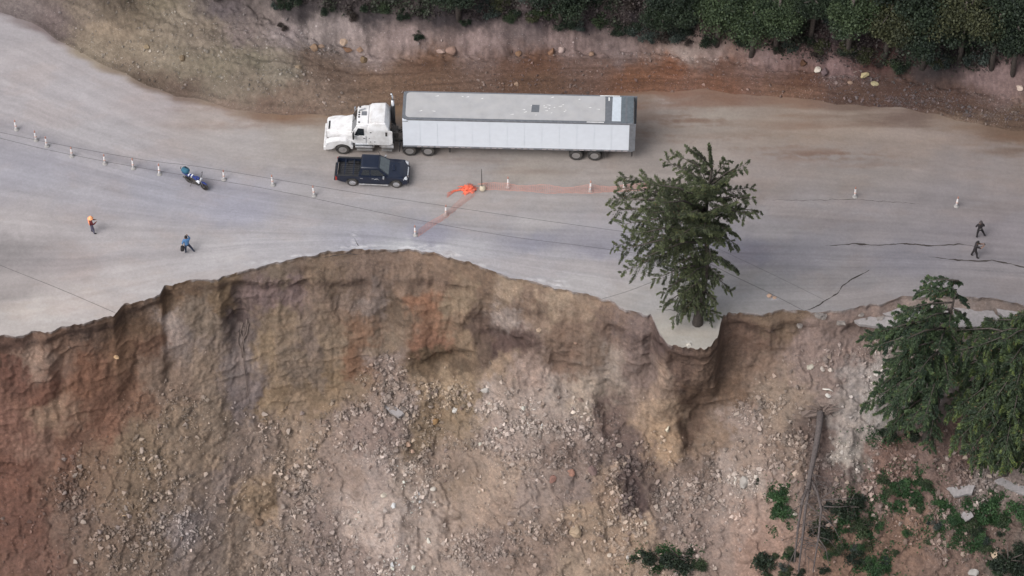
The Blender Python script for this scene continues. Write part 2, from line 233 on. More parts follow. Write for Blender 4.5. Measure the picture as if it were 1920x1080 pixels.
def feats(px, py):
    s = np.zeros(px.shape)
    qx = px + 9*fbm(px/30, py/30, 2.2, 3); qy = py + 9*fbm(px/30, py/30, 7.2, 3)
    for (a, b, rx, ry, h, r) in FEAT:
        c, q = math.cos(math.radians(r)), math.sin(math.radians(r))
        u = ((qx-a)*c + (qy-b)*q)/rx; v = (-(qx-a)*q + (qy-b)*c)/ry
        s += h*np.exp(-(u*u+v*v)**1.3)
    return s
def ipx(pts):          # value table over picture x
    a = np.array([p[0] for p in pts], float); b = np.array([p[1] for p in pts], float)
    return lambda x: np.interp(960 + np.asarray(x)*26.9, a, b)
f_wall = ipx([(-300,10),(0,11),(150,9.5),(300,6.5),(400,8),(470,11),(600,12),(660,10),(720,7.5),(780,9.5),(880,9),(960,6.5),(1050,7),(1130,7.5),(1200,9.5),(1280,8.5),(1340,9),(1400,6),(1500,3.2),(1600,2.4),(1700,2.6),(1920,3.2),(2200,4)])
f_band = ipx([(-300,.6),(0,.5),(230,.5),(300,.35),(460,.5),(500,1.4),(640,2.2),(760,2.2),(820,1.6),(900,1.7),(1100,2.0),(1200,1.6),(1235,.5),(1350,.5),(1400,.9),(1600,1.2),(2200,1.2)])

# ------------------------------------------------------------------ landslide slope
sd_ = np.arange(0, 29.5, 0.070); gs = 0.07*np.cumsum(1.15**np.arange(1, 50)); gs = gs[gs < 300]
SS = np.concatenate([sd_, gs+29.45]); NS = len(SS)
X2, S2 = np.meshgrid(XS, SS, indexing='ij')
bnd = (f_band(XS) + 0.35*fbm(XS*0.35, 4.1, 0, 4))[:, None]; bnd = np.maximum(bnd, .38)
wl = np.maximum(f_wall(XS) + 0.8*fbm(XS*0.35, 1.7, 0, 3), 1.5)[:, None]
lip = 0.32
ang = np.where(S2 < lip, 86, 0.0)
ang = np.where(S2 >= lip, 50, ang)
udc = sst(-.25, .15, fbm(XS*.28, 5.5, 2, 3))[:, None]; t_b = sst(bnd-.08-.5*(1-udc), bnd+.05+.5*(1-udc), S2); ang = ang*(1-t_b) + (72+20*udc)*t_b
t_w = sst(bnd+.55, bnd+.9, S2); ang = ang*(1-t_w) + 69*t_w
t_d = sst(wl-.8, wl+1.2, S2); ang = ang*(1-t_d) + (39.5+3*pn(X2*.06, 3.3))*t_d
t_v = sst(35, 80, S2); ang = ang*(1-t_v) + 22*t_v
ang = np.radians(ang)
ds = np.diff(SS, prepend=0.0)[None, :]
H = np.cumsum(np.cos(ang)*ds, axis=1); Vv = np.cumsum(np.sin(ang)*ds, axis=1)
jit = f_jit(XS)[:, None]; ye = f_edge(XS)[:, None]; ysm = f_edges(XS)[:, None]
kn = np.exp(-np.linspace(-2, 2, 41)**2); kn /= kn.sum()
def smx(A):
    B = A.copy(); c = np.cumsum(np.pad(A, ((20, 20), (0, 0)), mode='edge'), 0); B[1:-1] = 0
    Ap = np.pad(A, ((20, 20), (0, 0)), mode='edge'); B = sum(kn[i]*Ap[i:i+len(A)] for i in range(41)); return B
wb = sst(bnd+.3, bnd+3.0, S2); H = H*(1-wb) + smx(H)*wb; Vv = Vv*(1-wb) + smx(Vv)*wb
blend = sst(0.3, 9.5, S2)
Y2 = ye - H + blend*(ysm-ye) - jit*sst(.2, .7, S2)*(1-blend); Z2 = -Vv
px, py = proj(X2, Y2, Z2)
wallm = sst(.5, 1.2, S2)*(1-t_d)
rub = blobs(px, py, RUB); rub = np.clip((rub + 0.10)*(.35+1.1*sst(-.25, .35, fbm(px/26, py/34, 3.1, 4, .6))) - .10 + .16*fbm(px/60, py/60, 8.1, 3), 0, 1)*t_d
amp = sst(0.15, 1.4, S2)
far = sst(30, 60, S2)
disp = amp*.46*feats(px, py)
disp += wallm*(0.24*fbm(X2*0.30, S2*0.13, 1.1, 3, .4) + 0.07*fbm(X2*1.0, S2*0.7, 2.1, 4, .6) + 0.03*fbm(X2*5, S2*4, 0, 3))
disp += amp*t_d*(0.26*fbm(X2*0.30+3, S2*0.20, 4.4, 3, .4) + 0.06*fbm(X2*1.3, S2*1.2, 8.4, 4, .6))
crk_ = fbm(X2*1.1, S2*1.6, 6.6, 4); disp -= amp*t_d*0.14*np.exp(-(crk_/.03)**2)*sst(.0,.3,fbm(X2*.3,S2*.3,12,3))
tr = fbm(X2*.7, S2*.5, 33, 4); disp += amp*t_d*0.16*(sst(.12, .2, tr)-.5)
disp += rub*(0.13*np.clip(fbm(X2*2.6, S2*2.6, 7.7, 4, .65), -.4, 1)) + amp*(.25+rub)*0.05*fbm(X2*6.5, S2*6.5, 1.7, 2)
disp += 0.018*fbm(X2*6, S2*6, 2, 2)*amp
disp -= amp*wallm*(.20*np.abs(fbm(X2*.8+.4*fbm(X2*.5, S2*.5, 8, 2), S2*.24, 61, 4, .5)) + .07*np.abs(fbm(X2*2.6, S2*1.6, 62, 3)))
disp -= amp*t_d*(.14*np.abs(fbm(X2*.8, S2*.8, 63, 4, .6)) + .07*np.abs(fbm(X2*2.4, S2*2.4, 64, 3)))
# a few broken steps across the wall
stp = (S2*.75 + 1.1*fbm(X2*.22, S2*.2, 65, 3)); disp += amp*wallm*.13*sst(-.1,.3,fbm(X2*.3,S2*.4,66,3))*(np.abs((stp % 1.0)-.5)*2)**3
disp = disp*(1-far) + far*3*fbm(X2*.03, S2*.03, 0, 3)
Y2 = Y2 - disp*np.sin(ang)*1.0; Z2 = Z2 + disp*np.cos(ang)
X2 = X2 + amp*0.10*fbm(X2*1.5, S2*1.5, 12.3, 2)*(1-far)
# lip of the pavement: crumbly
crm = (1-sst(.25, .8, S2))*sst(0, .1, S2); Y2 -= crm*0.07*fbm(X2*2, S2*9, 5.5, 3)
px, py = proj(X2, Y2, Z2)
C = cfield(px, py, SLOPE_C)*ALB; gC = C.mean(-1, keepdims=True); C = (gC*np.array([1.08,.985,.93]) + (C-gC)*.60)*1.13; redl = ((1-sst(100, 330, px+.25*(py-700)))*.45)[..., None]; C = C*(1-redl) + C*np.array([1.14,.90,.80])*redl
rc = np.array(lin((158,150,148)))*ALB
lt = ((1-sst(.06, .26, S2 + .14*fbm(X2*2.2, S2*5, 4, 3)))*sst(-.3,.3,fbm(X2*.8,3.3,1,3)))[..., None]; C = C*(1-lt) + rc*lt
# darker band along the root line straight under the overhang, stronger where undercut
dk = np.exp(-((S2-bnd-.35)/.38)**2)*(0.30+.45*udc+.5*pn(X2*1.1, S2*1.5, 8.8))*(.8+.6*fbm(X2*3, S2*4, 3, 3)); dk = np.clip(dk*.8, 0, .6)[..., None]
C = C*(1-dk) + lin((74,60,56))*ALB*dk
# strata and streaks running down the face
stk = 1 + wallm*.16*fbm(X2*4.5, S2*.22, 71, 4) + wallm*(.07*fbm(X2*2.2, S2*.16, 3, 4) + .08*fbm(X2*.9, S2*.7, 13, 4)) + t_d*.07*fbm(X2*1.1, S2*.25, 5, 3) + .10*fbm(X2*.9, S2*.9, 31, 5)
C = np.clip(C*stk[..., None], .01, .8)
mott = fbm(X2*1.6, S2*1.6, 77, 4)[..., None]; C = C*(1 + mott*np.array([.16, .13, .10])); C = C*(1 + (.07+.26*rub)*fbm(X2*3.1, S2*3.4, 55, 4, .75))[..., None]
def grid_faces(nx, ny):
    i, j = np.meshgrid(np.arange(nx-1), np.arange(ny-1), indexing='ij'); a = (i*ny+j).ravel()
    return np.stack([a, a+1, a+ny+1, a+ny], 1)
SV = np.stack([X2, Y2, Z2], -1).reshape(-1, 3)
link('landslide_slope', npmesh('landslide_slope', SV, grid_faces(NX, NS), True, C.reshape(-1, 3)), M_soil, kind='structure')
S_px, S_py, S_X, S_Y, S_Z, S_ang, S_C, S_rub, S_td = px, py, X2, Y2, Z2, ang, C, rub, t_d

# ------------------------------------------------------------------ road
CRK = [([(1420,374),(1500,376),(1600,374),(1680,379),(1740,384)],.3),([(1540,462),(1600,457),(1650,460),(1700,457),(1745,461),(1800,458),(1822,461),(1850,464)],1.0),([(1740,480),(1775,486),(1815,489),(1840,490),(1860,488),(1890,494),(1925,502),(2000,505)],1.0),
       ([(1506,584),(1528,576),(1560,556),(1572,549),(1580,536),(1596,525),(1630,506)],1.1),([(1230,580),(1260,582),(1300,586),(1352,588)],.6),([(600,484),(650,476),(700,476)],.5),([(660,440),(672,462)],.3)]
yb = f_bank(XS)[:, None] + 0.25*fbm(XS*.4, 6.6, 0, 4)[:, None]; y0 = f_edge(XS)[:, None]
NR = 180; T = (np.linspace(0, 1, NR))[None, :]
X3 = np.repeat(XS[:, None], NR, 1); Y3 = y0 + (yb-y0)*T
Z3 = 0.03*fbm(X3*.25, Y3*.25, 3, 3)*sst(0, .05, T) + 0.006*fbm(X3*3, Y3*3, 1, 2)*sst(0, .05, T)
px, py = proj(X3, Y3, Z3*0)
cr = np.zeros(px.shape)
for pts, w in CRK:
    pts = [(a, b) for a, b in pts]
    for (a, b), (c, d) in zip(pts[:-1], pts[1:]):
        qx = px + 2.5*fbm(px/9, py/9, 2, 2); qy = py + 2.2*fbm(px/14, py/14, 6, 3)
        L2 = (c-a)**2+(d-b)**2; tt = np.clip(((qx-a)*(c-a)+(qy-b)*(d-b))/L2, 0, 1)
        dd = np.hypot(qx-a-tt*(c-a), qy-b-tt*(d-b)); cr = np.maximum(cr, w*np.exp(-(dd/1.25)**2))
cr = np.clip(cr*1.3, 0, 1)*sst(-.55, -.1, pn(px/30, py/30, 9)); pass
# lane coordinate: 0 bank, 1 running line, 2 cliff side
ym = f_mid(XS)[:, None]; yes = f_edges(XS)[:, None]
lane = np.where(Y3 > ym, (yb-Y3)/np.maximum(yb-ym, 1), 1+(ym-Y3)/np.maximum(ym-yes, 2.0))
C3 = cfield(px, py, ROAD_C, warp=9, wx=.45, power=3.6)*ALB*.96; C3 = C3*(1-.10*sst(1150, 1800, px))[..., None]*np.array([1.0,1.0,.985])
wgt = 0.55+0.45*sst(.35, .8, lane)*(1-sst(1.5, 2.1, lane))
stre = fbm(X3*.035, lane*9, 2, 4)*.12 + fbm(X3*.05, lane*30, 5, 4, .7)*.11
C3 *= (1 + wgt*stre*.95 + .07*fbm(X3*.45, Y3*.8, 8, 6, .6) + .03*fbm(X3*.5, Y3*5, 28, 4) + .02*pn(X3*4, Y3*4, 6))[..., None]
# twin wheel tracks, bluish worn asphalt showing through the dust
for c0, wd in ((1.02,.05),(1.28,.035),(.82,.03),(1.6,.05)):
    k = np.exp(-((lane + .02*pn(X3*.1, 3) - c0)/wd)**2)*np.clip(.45+.7*fbm(X3*.06, c0*7, 4, 3), 0, 1)[...]*.32*sst(.0,1.,T*3)
    C3 = C3*(1-k[..., None]) + lin((116,114,124))*ALB*k[..., None]
# chalky scuffs beside the break, soil washed from the verge
sc = np.zeros(px.shape)
for (a, b, rx, ry, w) in [(670,463,45,3.5,.8),(780,466,40,5,1),(845,477,25,4,.9),(810,461,30,3,.6),(1045,534,18,3.5,.9),(910,497,20,3,.6),(1010,525,22,3,.6),(560,480,30,3,.7),(665,447,6,12,.7),(1290,640,12,8,.35),(1050,527,14,2,.6),(500,492,40,4,.4),(300,545,30,4,.3),(120,600,80,5,.25),(1450,560,8,4,.6),(1245,190,10,6,.3)]:
    sc = np.maximum(sc, w*np.exp(-((px-a)/rx)**2-((py-b-.12*(px-a)*(1 if a > 700 else -1)*(.4 if a<1000 else 1))/ry)**2))
sc = sc*sst(-.3, .35, fbm(px/16, py/3, 4, 3)); C3 = C3*(1-sc[..., None]*.85) + lin((222,220,222))*ALB*sc[..., None]*.85
rgt = sst(-16, 5, X3); bz = ((1-sst(0, .9+1.5*rgt, (yb-Y3) + (.5+1.6*rgt)*fbm(X3*.13, Y3*.9, 3, 5)))*(.75-.1*rgt))[..., None]
C3 = C3*(1-bz) + cfield(px, py, HILL_C, warp=8)*ALB*bz*1.0
br_n = fbm(X3*.12, Y3*1.1, 41, 5)+.4*fbm(X3*1.1, Y3*2.5, 17, 3); bst = np.zeros(px.shape)
for (a, b, rx, ry, w) in [(1290,225,100,22,.9),(1400,268,150,16,.8),(1550,290,120,12,1.0),(1230,250,60,25,.6),(1500,235,120,10,.5),(1000,320,160,8,.35),(1650,310,150,10,.4),(560,225,120,12,.6),(380,205,80,8,.5),(1900,250,80,14,.6),(880,300,120,12,.25),(450,235,140,8,.4)]:
    bst = np.maximum(bst, w*np.exp(-((px-a)/rx)**2-((py-b)/ry)**2))
bst = (bst*sst(-.25, .45, br_n))[..., None]*.8; C3 = C3*(1-bst) + lin((118,92,78))*ALB*bst
dst = (.24*sst(.0,.5,fbm(X3*.16, Y3*.35, 81, 5, .6)))[..., None]; C3 = C3*(1-dst) + C3*np.array([1.04,.93,.84])*dst
C3 = np.clip(C3, .01, .85)
edgeZ = Z3[:, :1].copy()
link('road', npmesh('road', np.stack([X3, Y3, Z3], -1).reshape(-1, 3), grid_faces(NX, NR)[:, ::-1], True, C3.reshape(-1, 3)), M_road, kind='structure')

M_crk = mat('crack_soil', (.035,.028,.025), .95, var=.3)
for n, (pts, w) in enumerate(CRK):
    q = []
    for (a, b), (c, d) in zip(pts[:-1], pts[1:]):
        m_ = max(2, int(math.hypot(c-a, d-b)/4)); q += [(a+(c-a)*k/m_, b+(d-b)*k/m_) for k in range(m_)]
    q.append(pts[-1]); Vc = []; r_ = np.random.default_rng(n)
    for i, (a, b) in enumerate(q):
        b += 1.6*float(fbm(a/14., n*3.1, 2, 3)); p = P(a, b, 0); e = min(1, 4*min(i, len(q)-1-i)/len(q)+.1)
        g_ = max(.42, .8+1.1*float(pn(a/17., n*5.5))); h = .058*w*e*g_; z = .03*float(fbm(p.x*.25, p.y*.25, 3, 3))+.012
        Vc += [(p.x+r_.uniform(-.03,.03), p.y-h, z), (p.x+r_.uniform(-.03,.03), p.y+h, z)]
    Fc_ = [[2*i, 2*i+2, 2*i+3, 2*i+1] for i in range(len(q)-1)]
    link('road_crack', npmesh('road_crack', Vc, Fc_, False), M_crk, kind='structure')

# ------------------------------------------------------------------ verge, cut bank and wooded hillside
hd = np.concatenate([np.linspace(0, 1, 90), 1 + 0.11*np.arange(1, 120)/10.0*1.0])
gh = 0.011*np.cumsum(1.15**np.arange(1, 60)); gh = gh[gh < 30]; hd = np.concatenate([hd, hd[-1]+gh]); NH = len(hd)
yt = f_toe(XS)[:, None] + .5*fbm(XS*.35, 9.9, 0, 4)[:, None]; yb1 = yb; yt = np.maximum(yt, yb1+1.5)
t = hd[None, :]; X4 = np.repeat(XS[:, None], NH, 1)
Y4 = np.where(t <= 1, yb1+(yt-yb1)*t, yt + (t-1)*10.0)
up = np.maximum(Y4-yt, 0)
cutH = (2.0+.8*fbm(XS*.2, 2.2, 0, 3))[:, None]
Z4 = np.minimum(up*1.15, cutH) + np.maximum(up-cutH/1.15, 0)*.62
Z4 = Z4 - np.maximum(up-60, 0)*.5
leftm = 1-sst(-17, -10, X4)
inn = np.clip((Y4-yb1)/np.maximum(yt-yb1, .1), 0, 1)
Z4 += leftm*(1.3*sst(.02, .45, inn)+.22*fbm(X4*.35, Y4*.35, 1, 3)*sst(.0, .3, inn)+.5*sst(.55,1,inn))
Z4 += (.03*fbm(X4*.4, Y4*.6, 5, 3)+.022*fbm(X4*.10, Y4*1.4, 8, 3))*sst(0, .2, inn)*(1-leftm)
Z4 += leftm*(.10*fbm(X4*1.5, Y4*1.9, 3, 5, .65) - .10*np.abs(fbm(X4*.6, Y4*1.2, 43, 4, .6)))*sst(.05,.3,inn)
Z4 += .20*fbm(X4*.4, Y4*.4, 21, 3)*sst(0, 1.5, up) + .018*fbm(X4*3, Y4*3, 7, 3)*sst(0, .1, inn)
Z4 += .25*sst(.8, 1, inn)*np.exp(-((up-.0)/.8)**2)*fbm(X4*1.2, Y4*1.2, 14, 3)
Z4[:, 0] = Z3[:, -1]
px, py = proj(X4, Y4, Z4)
C4 = cfield(px, py, HILL_C, warp=16, power=3.4, wx=.6)*ALB; gC = C4.mean(-1, keepdims=True); C4 = gC*np.array([1.05,.985,.96]) + (C4-gC)*(.55+.22*sst(-14,-8,X4))[..., None]
for c0, wd, k0 in ((.18,.05,.4),(.33,.03,.45),(.50,.05,.35),(.62,.025,.5),(.80,.04,.35)):
    k = (np.exp(-((inn+.03*fbm(X4*.15, c0, 3, 3)-c0)/wd)**2)*np.clip(.5+.9*fbm(X4*.10, c0*9, 4, 3), 0, 1)*k0*(1-leftm))[..., None]; C4 = C4*(1-k)+lin((74,54,44))*ALB*k
C4 *= (1 + .22*fbm(X4*.10, (Y4-yb1)*1.7, 5, 5)*(1-sst(0, 1, up)) + .12*fbm(X4*1.4, Y4*1.4, 9, 5) + .20*fbm(X4*3.1, Y4*3.3, 19, 4, .7))[..., None]
link('hillside', npmesh('hillside', np.stack([X4, Y4, Z4], -1).reshape(-1, 3), grid_faces(NX, NH)[:, ::-1], True, np.clip(C4, .01, .8).reshape(-1, 3)), M_hill, kind='structure')
H_px, H_py = px, py

# nearest ground point to a pixel, on the visible sheets
def dense(A): return A[45:-45]
_k = (len(XS)-len(XD))//2
def finder(PX, PY, X, Y, Z, Cc):
    a = slice(_k, _k+len(XD)); PX, PY, X, Y, Z = [q[a] for q in (PX, PY, X, Y, Z)]; Cc = Cc[a]
    def f(u, v):
        i0 = int(np.clip((u-960)/26.6/0.088 + len(XD)/2, 0, len(XD)-1)); lo = max(0, i0-70); hi = min(len(XD), i0+70)
        d = (PX[lo:hi]-u)**2+(PY[lo:hi]-v)**2; k = np.unravel_index(np.argmin(d), d.shape); k = (k[0]+lo, k[1])
        return Vector((X[k], Y[k], Z[k])), Cc[k]
    return f
slope_at = finder(S_px, S_py, S_X, S_Y, S_Z, S_C)
hill_at = finder(H_px, H_py, X4, Y4, Z4, C4)
road_at = finder(*proj(X3, Y3, Z3), X3, Y3, Z3, C3)

# ------------------------------------------------------------------ rocks
def ico(sub=1):
    bm = bmesh.new(); bmesh.ops.create_icosphere(bm, subdivisions=sub, radius=1.0)
    V = np.array([v.co[:] for v in bm.verts]); Fq = np.array([[v.index for v in f.verts] for f in bm.faces]); bm.free(); return V, Fq
ICO1 = ico(1); ICO2 = ico(2)
def rock_shape(seed, base=ICO2, angular=.5):
    r = np.random.default_rng(seed); V, Fq = base; V = V.copy()
    for k in range(9):       # chop with planes for flat facets
        n = r.normal(size=3); n /= np.linalg.norm(n); d = r.uniform(.45, .85); s = V@n; m = s > d; V[m] -= np.outer(s[m]-d, n)
    V += 0.05*r.normal(size=V.shape); V *= r.uniform(.6, 1.25, 3)*np.array([1, 1, .75]); return V, Fq
protoV = []
for k in range(10):
    r = np.random.default_rng(100+k); bm = bmesh.new()
    for _ in range(9):
        v = r.normal(size=3); v /= np.linalg.norm(v); bm.verts.new(v*r.uniform(.7, 1.0)*np.array([1, .85, .7]))
    bmesh.ops.convex_hull(bm, input=bm.verts[:]); bm.verts.ensure_lookup_table()
    for q in [v for v in bm.verts if not v.link_faces]: bm.verts.remove(q)
    bm.verts.index_update(); bm.faces.ensure_lookup_table()
    V = np.array([v.co[:] for v in bm.verts]); Fq = np.array([[v.index for v in f.verts] for f in bm.faces]); bm.free(); protoV.append((V, Fq))
def rand_rot(n, r):
    q = r.normal(size=(n, 4)); q /= np.linalg.norm(q, axis=1)[:, None]; w, x, y, z = q.T
    return np.stack([1-2*(y*y+z*z), 2*(x*y-z*w), 2*(x*z+y*w), 2*(x*y+z*w), 1-2*(x*x+z*z), 2*(y*z-x*w), 2*(x*z-y*w), 2*(y*z+x*w), 1-2*(x*x+y*y)], 1).reshape(n, 3, 3)
def rubble(name, Pt, size, Cl, m, **k):
    r = np.random.default_rng(len(Pt)); allV = []; allF = []; allC = []; off = 0
    kind = r.integers(0, len(protoV), len(Pt)); R = rand_rot(len(Pt), r)
    for q, (V, Fq) in enumerate(protoV):
        idx = np.where(kind == q)[0]
        if len(idx) == 0: continue
        W_ = np.einsum('nij,vj->nvi', R[idx], V)*size[idx][:, None, None] + Pt[idx][:, None, :]
        n, v, _ = W_.shape; allV.append(W_.reshape(-1, 3)); allC.append(np.repeat(Cl[idx], v, 0))
        allF.append((Fq[None]+(np.arange(n)*v)[:, None, None]).reshape(-1, 3)+off); off += n*v
    return link(name, npmesh(name, np.concatenate(allV), np.concatenate(allF), False, np.concatenate(allC)), m, **k)
a = slice(_k, _k+len(XD))
wq = (S_rub[a]**1.6 + .012)*(S_td[a]*.97+.03)*((S_py[a] > 400) & (S_py[a] < 1130)); wq[:, :12] = 0
flat = wq.ravel()/wq.sum(); idx = rng.choice(flat.size, 66000, p=flat)
Xa, Ya, Za = S_X[a].ravel()[idx], S_Y[a].ravel()[idx], S_Z[a].ravel()[idx]; Ca = S_C[a].reshape(-1, 3)[idx]
sz = 0.030 + 0.045*rng.pareto(2.2, len(idx)); sz = np.clip(sz, .034, .30)
br = (1.0+1.2*rng.random(len(idx))**2.2)[:, None]; grey = Ca.mean(1, keepdims=True)
Cr = np.clip((Ca*.7+grey*.3*np.array([1.05,1,.95]))*br, .02, .55)
Pt = np.stack([Xa, Ya, Za+sz*.35], 1)+rng.normal(size=(len(idx), 3))*.03
order = np.argsort(-sz); top = order[:270]; rest = order[270:]
rubble('rubble', Pt[rest], sz[rest], Cr[rest], M_rock, label='countless small stones and clods strewn over the landslide slope', cat='rubble', kind='stuff')
# the largest loose stones: one object each
rockmeshes = []
for k in range(14):
    V, Fq = protoV[k % 10]; cl = lin([(158,142,130),(142,124,114),(170,156,146),(150,136,130),(128,112,104)][k % 5])*ALB
    rockmeshes.append(npmesh('stone', V*np.array([1, 1+.1*(k % 3), 1]), Fq, False, np.repeat(cl[None], len(V), 0)))
for n, i in enumerate(top):
    o = link('stone', rockmeshes[n % 14], M_rock, label='fist to football sized pale angular stone lying loose on the landslide debris', cat='stone', group='larger loose stones on the landslide debris')
    o.location = Pt[i]; o.scale = (sz[i],)*3; o.rotation_euler = rng.uniform(0, 6.28, 3)
# stones on verge and bank
yy = (H_py[a] > -10) & (H_py[a] < 240)
dens = blobs(H_px[a], H_py[a], [(600,90,60,15,1),(680,90,60,10,.7),(840,98,40,8,.8),(1250,104,60,8,.8),(1420,110,60,10,.8),(1600,145,60,20,1),(1720,190,150,25,.6),(1850,215,100,15,.8),(300,100,170,70,.8),(450,150,140,40,.8),(250,40,130,50,.6),(650,70,300,30,.25),(250,140,40,12,.8),(1000,75,200,25,.4),(1000,165,300,20,.25),(560,190,120,20,.35),(180,70,50,50,.5),(1000,130,400,40,.12)])
dens *= .25+sst(-.2,.4,fbm(H_px[a]/25, H_py[a]/15, 3, 4)); wq = dens*yy + .012*yy; fl = wq.ravel()/wq.sum(); idx = rng.choice(fl.size, 15000, p=fl)
Xa, Ya, Za = X4[a].ravel()[idx], Y4[a].ravel()[idx], Z4[a].ravel()[idx]; Ca = np.clip(C4[a].reshape(-1, 3)[idx], .05, .6)
sz2 = np.clip(0.03+.03*rng.pareto(2.8, len(idx)), .03, .2)
Cr = np.clip((Ca*.7+Ca.mean(1, keepdims=True)*.3+.015)*(1.0+1.0*rng.random(len(idx))[:, None]**2), .04, .55)
rubble('verge_gravel', np.stack([Xa, Ya, Za+sz2*.2], 1), sz2, Cr, M_rock, label='stones and gravel scattered along the dirt verge and cut bank', cat='gravel', kind='stuff')
# named boulders: px,py,width_px,height_px,colour,label
def boulder(where, u, v, w, h, c, label, seed, name='boulder', flat_=.7):
    p, _ = where(u, v); V, Fq = rock_shape(seed, ICO2)
    V = V/np.abs(V).max(0)*np.array([w/26.5/2, h/22/2, min(w, h)/26.5/2*flat_*1.3]); cl = lin(c)*ALB
    r = np.random.default_rng(seed); cv = np.repeat(cl[None], len(V), 0)*(1+.10*r.normal(size=(len(V), 1)))
    o = link(name, npmesh(name, V, Fq, False, np.clip(cv, .02, .8)), M_rock, label=label, cat='boulder')
    o.location = p + Vector((0, 0, .1*h/26.5)); o.rotation_euler = (r.uniform(-.2, .2), r.uniform(-.2, .2), r.uniform(-.5, .5)); return o
BH = [(647,81,19,15,(172,150,132),'pale tan boulder standing highest in the red pocket of the cut bank'),(848,98,24,20,(150,124,112),'largest pinkish boulder at the foot of the cut bank above the trailer front'),(826,95,20,10,(165,142,132),'pale flat stone touching the left side of the largest pinkish boulder'),(588,90,20,14,(140,116,96),'brown boulder at the left end of the row below the cut bank'),(603,88,14,9,(158,134,116),'light stone between the leftmost brown boulder and the red pocket'),(652,93,22,12,(120,92,74),'dark brown boulder just below the pale tan boulder'),(676,92,16,10,(148,122,104),'tan stone on the right of the dark brown boulder under the cut bank'),(683,112,14,16,(116,98,78),'olive brown rock alone in the dirt below the row of boulders'),(972,101,13,12,(132,104,84),'brown boulder at the bank foot above the middle of the trailer'),(1033,100,13,17,(140,108,88),'upright brown boulder left of the pale one at the bank foot'),(1052,93,15,14,(176,156,150),'pale pink boulder on the bank foot, right of the upright brown one'),(968,158,11,10,(165,140,120),'small tan boulder lying in the dirt just behind the trailer roof'),(1110,101,12,8,(150,124,106),'low tan stone at the bank foot above the rear of the trailer'),(1534,133,14,13,(205,196,184),'whitish rock beside a dark one below the trees'),(1549,135,16,18,(112,96,98),'grey rock right next to the whitish rock below the trees'),(1508,120,18,16,(92,68,54),'dark earthy boulder in the dirt heap under the trees'),(1621,140,19,12,(178,166,130),'yellowish boulder with a stick beside it below the trees'),(1595,156,12,8,(160,136,120),'tan stone below and left of the yellowish boulder'),(1640,158,17,9,(170,160,128),'flat yellow stone under the yellowish boulder'),(1913,167,15,11,(190,172,160),'pale boulder at the bank foot by the right side of the picture'),(275,88,14,10,(140,124,102),'tan rock standing out of the rubble mound on the left'),(342,110,14,13,(128,112,92),'squarish brown rock on the rubble mound left of the truck'),(562,128,16,12,(138,122,104),'grey brown rock where the rubble mound meets the verge')]
for n, (u, v, w, h, c, l) in enumerate(BH): boulder(hill_at, u, v, w, h, c, l, 200+n)
BS = [(217,671,12,8,(205,172,136),'small orange tan boulder alone on the red wall at left'),(403+-170,968,11,8,(196,170,140),'small pale boulder on the brown rubble, lower left'),(1079,998,24,34,(178,158,136),'big smooth tan boulder low on the slide'),(852,770,12,12,(214,210,204),'bright white block beside the yellow gully'),(912,731,20,11,(178,172,166),'long grey block just above the white patch of clay'),(765,834,15,14,(190,160,140),'round peach coloured boulder in the middle of the rubble'),(774,846,9,8,(184,156,138),'smaller peach stone touching the round peach boulder'),(720,928,13,11,(196,186,172),'smooth cream stone above the pale clay mound'),(812,918,13,9,(200,192,182),'white angular stone right of the pale clay mound'),(815,790,15,14,(152,122,88),'yellow brown boulder in the gully below the tan sand'),(1010,619,11,9,(184,162,142),'tan boulder lodged in the dark cavity of the wall'),(1072,890-2,16,13,(152,116,102),'reddish boulder between pale streaks, lower middle'),(1036,900,14,14,(146,112,102),'reddish brown boulder left of the dark gravel'),(1111,883,16,20,(128,108,104),'dark purple boulder at the head of the dark gravel'),(1165,929,10,8,(196,178,172),'pale stone in the midst of the dark gravel'),(1520,691,17,13,(196,190,176),'whitish oval boulder, leftmost of the white blocks above the dead tree'),(1543,692,9,11,(186,176,168),'grey white block in the middle of the white blocks'),(1558,693,11,10,(200,188,178),'rightmost white block above the dead tree'),(1552,742,12,11,(206,202,196),'white stone beside the white stick'),(1492,889,13,12,(196,174,158),'peach white boulder left of the dead trunk'),(1398,905,22,26,(168,162,156),'pale grey lump of clay left of the bright green bush'),(1864,1040,16,18,(196,176,154),'tan boulder beside the dark shrub in the lower right'),(1825,1072,22,18,(160,156,152),'grey boulder at the bottom right of the picture'),(1144,1042,12,9,(190,176,162),'light stone on the tan sand at the bottom'),(1178,1045,8,9,(204,196,190),'white stone left of the dark bottom bush'),(1103,1052,14,11,(184,166,154),'tan stone below the smooth tan boulder'),(1080,700-56,9,9,(152,126,110),'brown stone sticking out of the right hand wall'),(665,840,11,14,(172,160,152),'light grey stone at the left of the debris field'),(485,1010-30,20,16,(124,104,88),'brown clod at the foot of the yellow bulge'),(1490,965,12,10,(200,190,180),'white stone right of the bright green bush')]
for n, (u, v, w, h, c, l) in enumerate(BS): boulder(slope_at, u, v, w, h, c, l, 300+n)

for (u, v, w, h, c, l) in [(1442,556,11,7,(200,168,146),'small tan clod on the road near the cliff, left of its twin'),(1453,560,9,6,(190,160,140),'small tan clod on the road near the cliff, right of its twin'),(1292,647,10,8,(206,200,190),'white stone on the lip of the road spur below the central tree'),(155,93,7,6,(120,108,96),'little stone on the road by the foot of the rubble mound')]: boulder(road_at, u, v, w, h, c, l, 400+u)

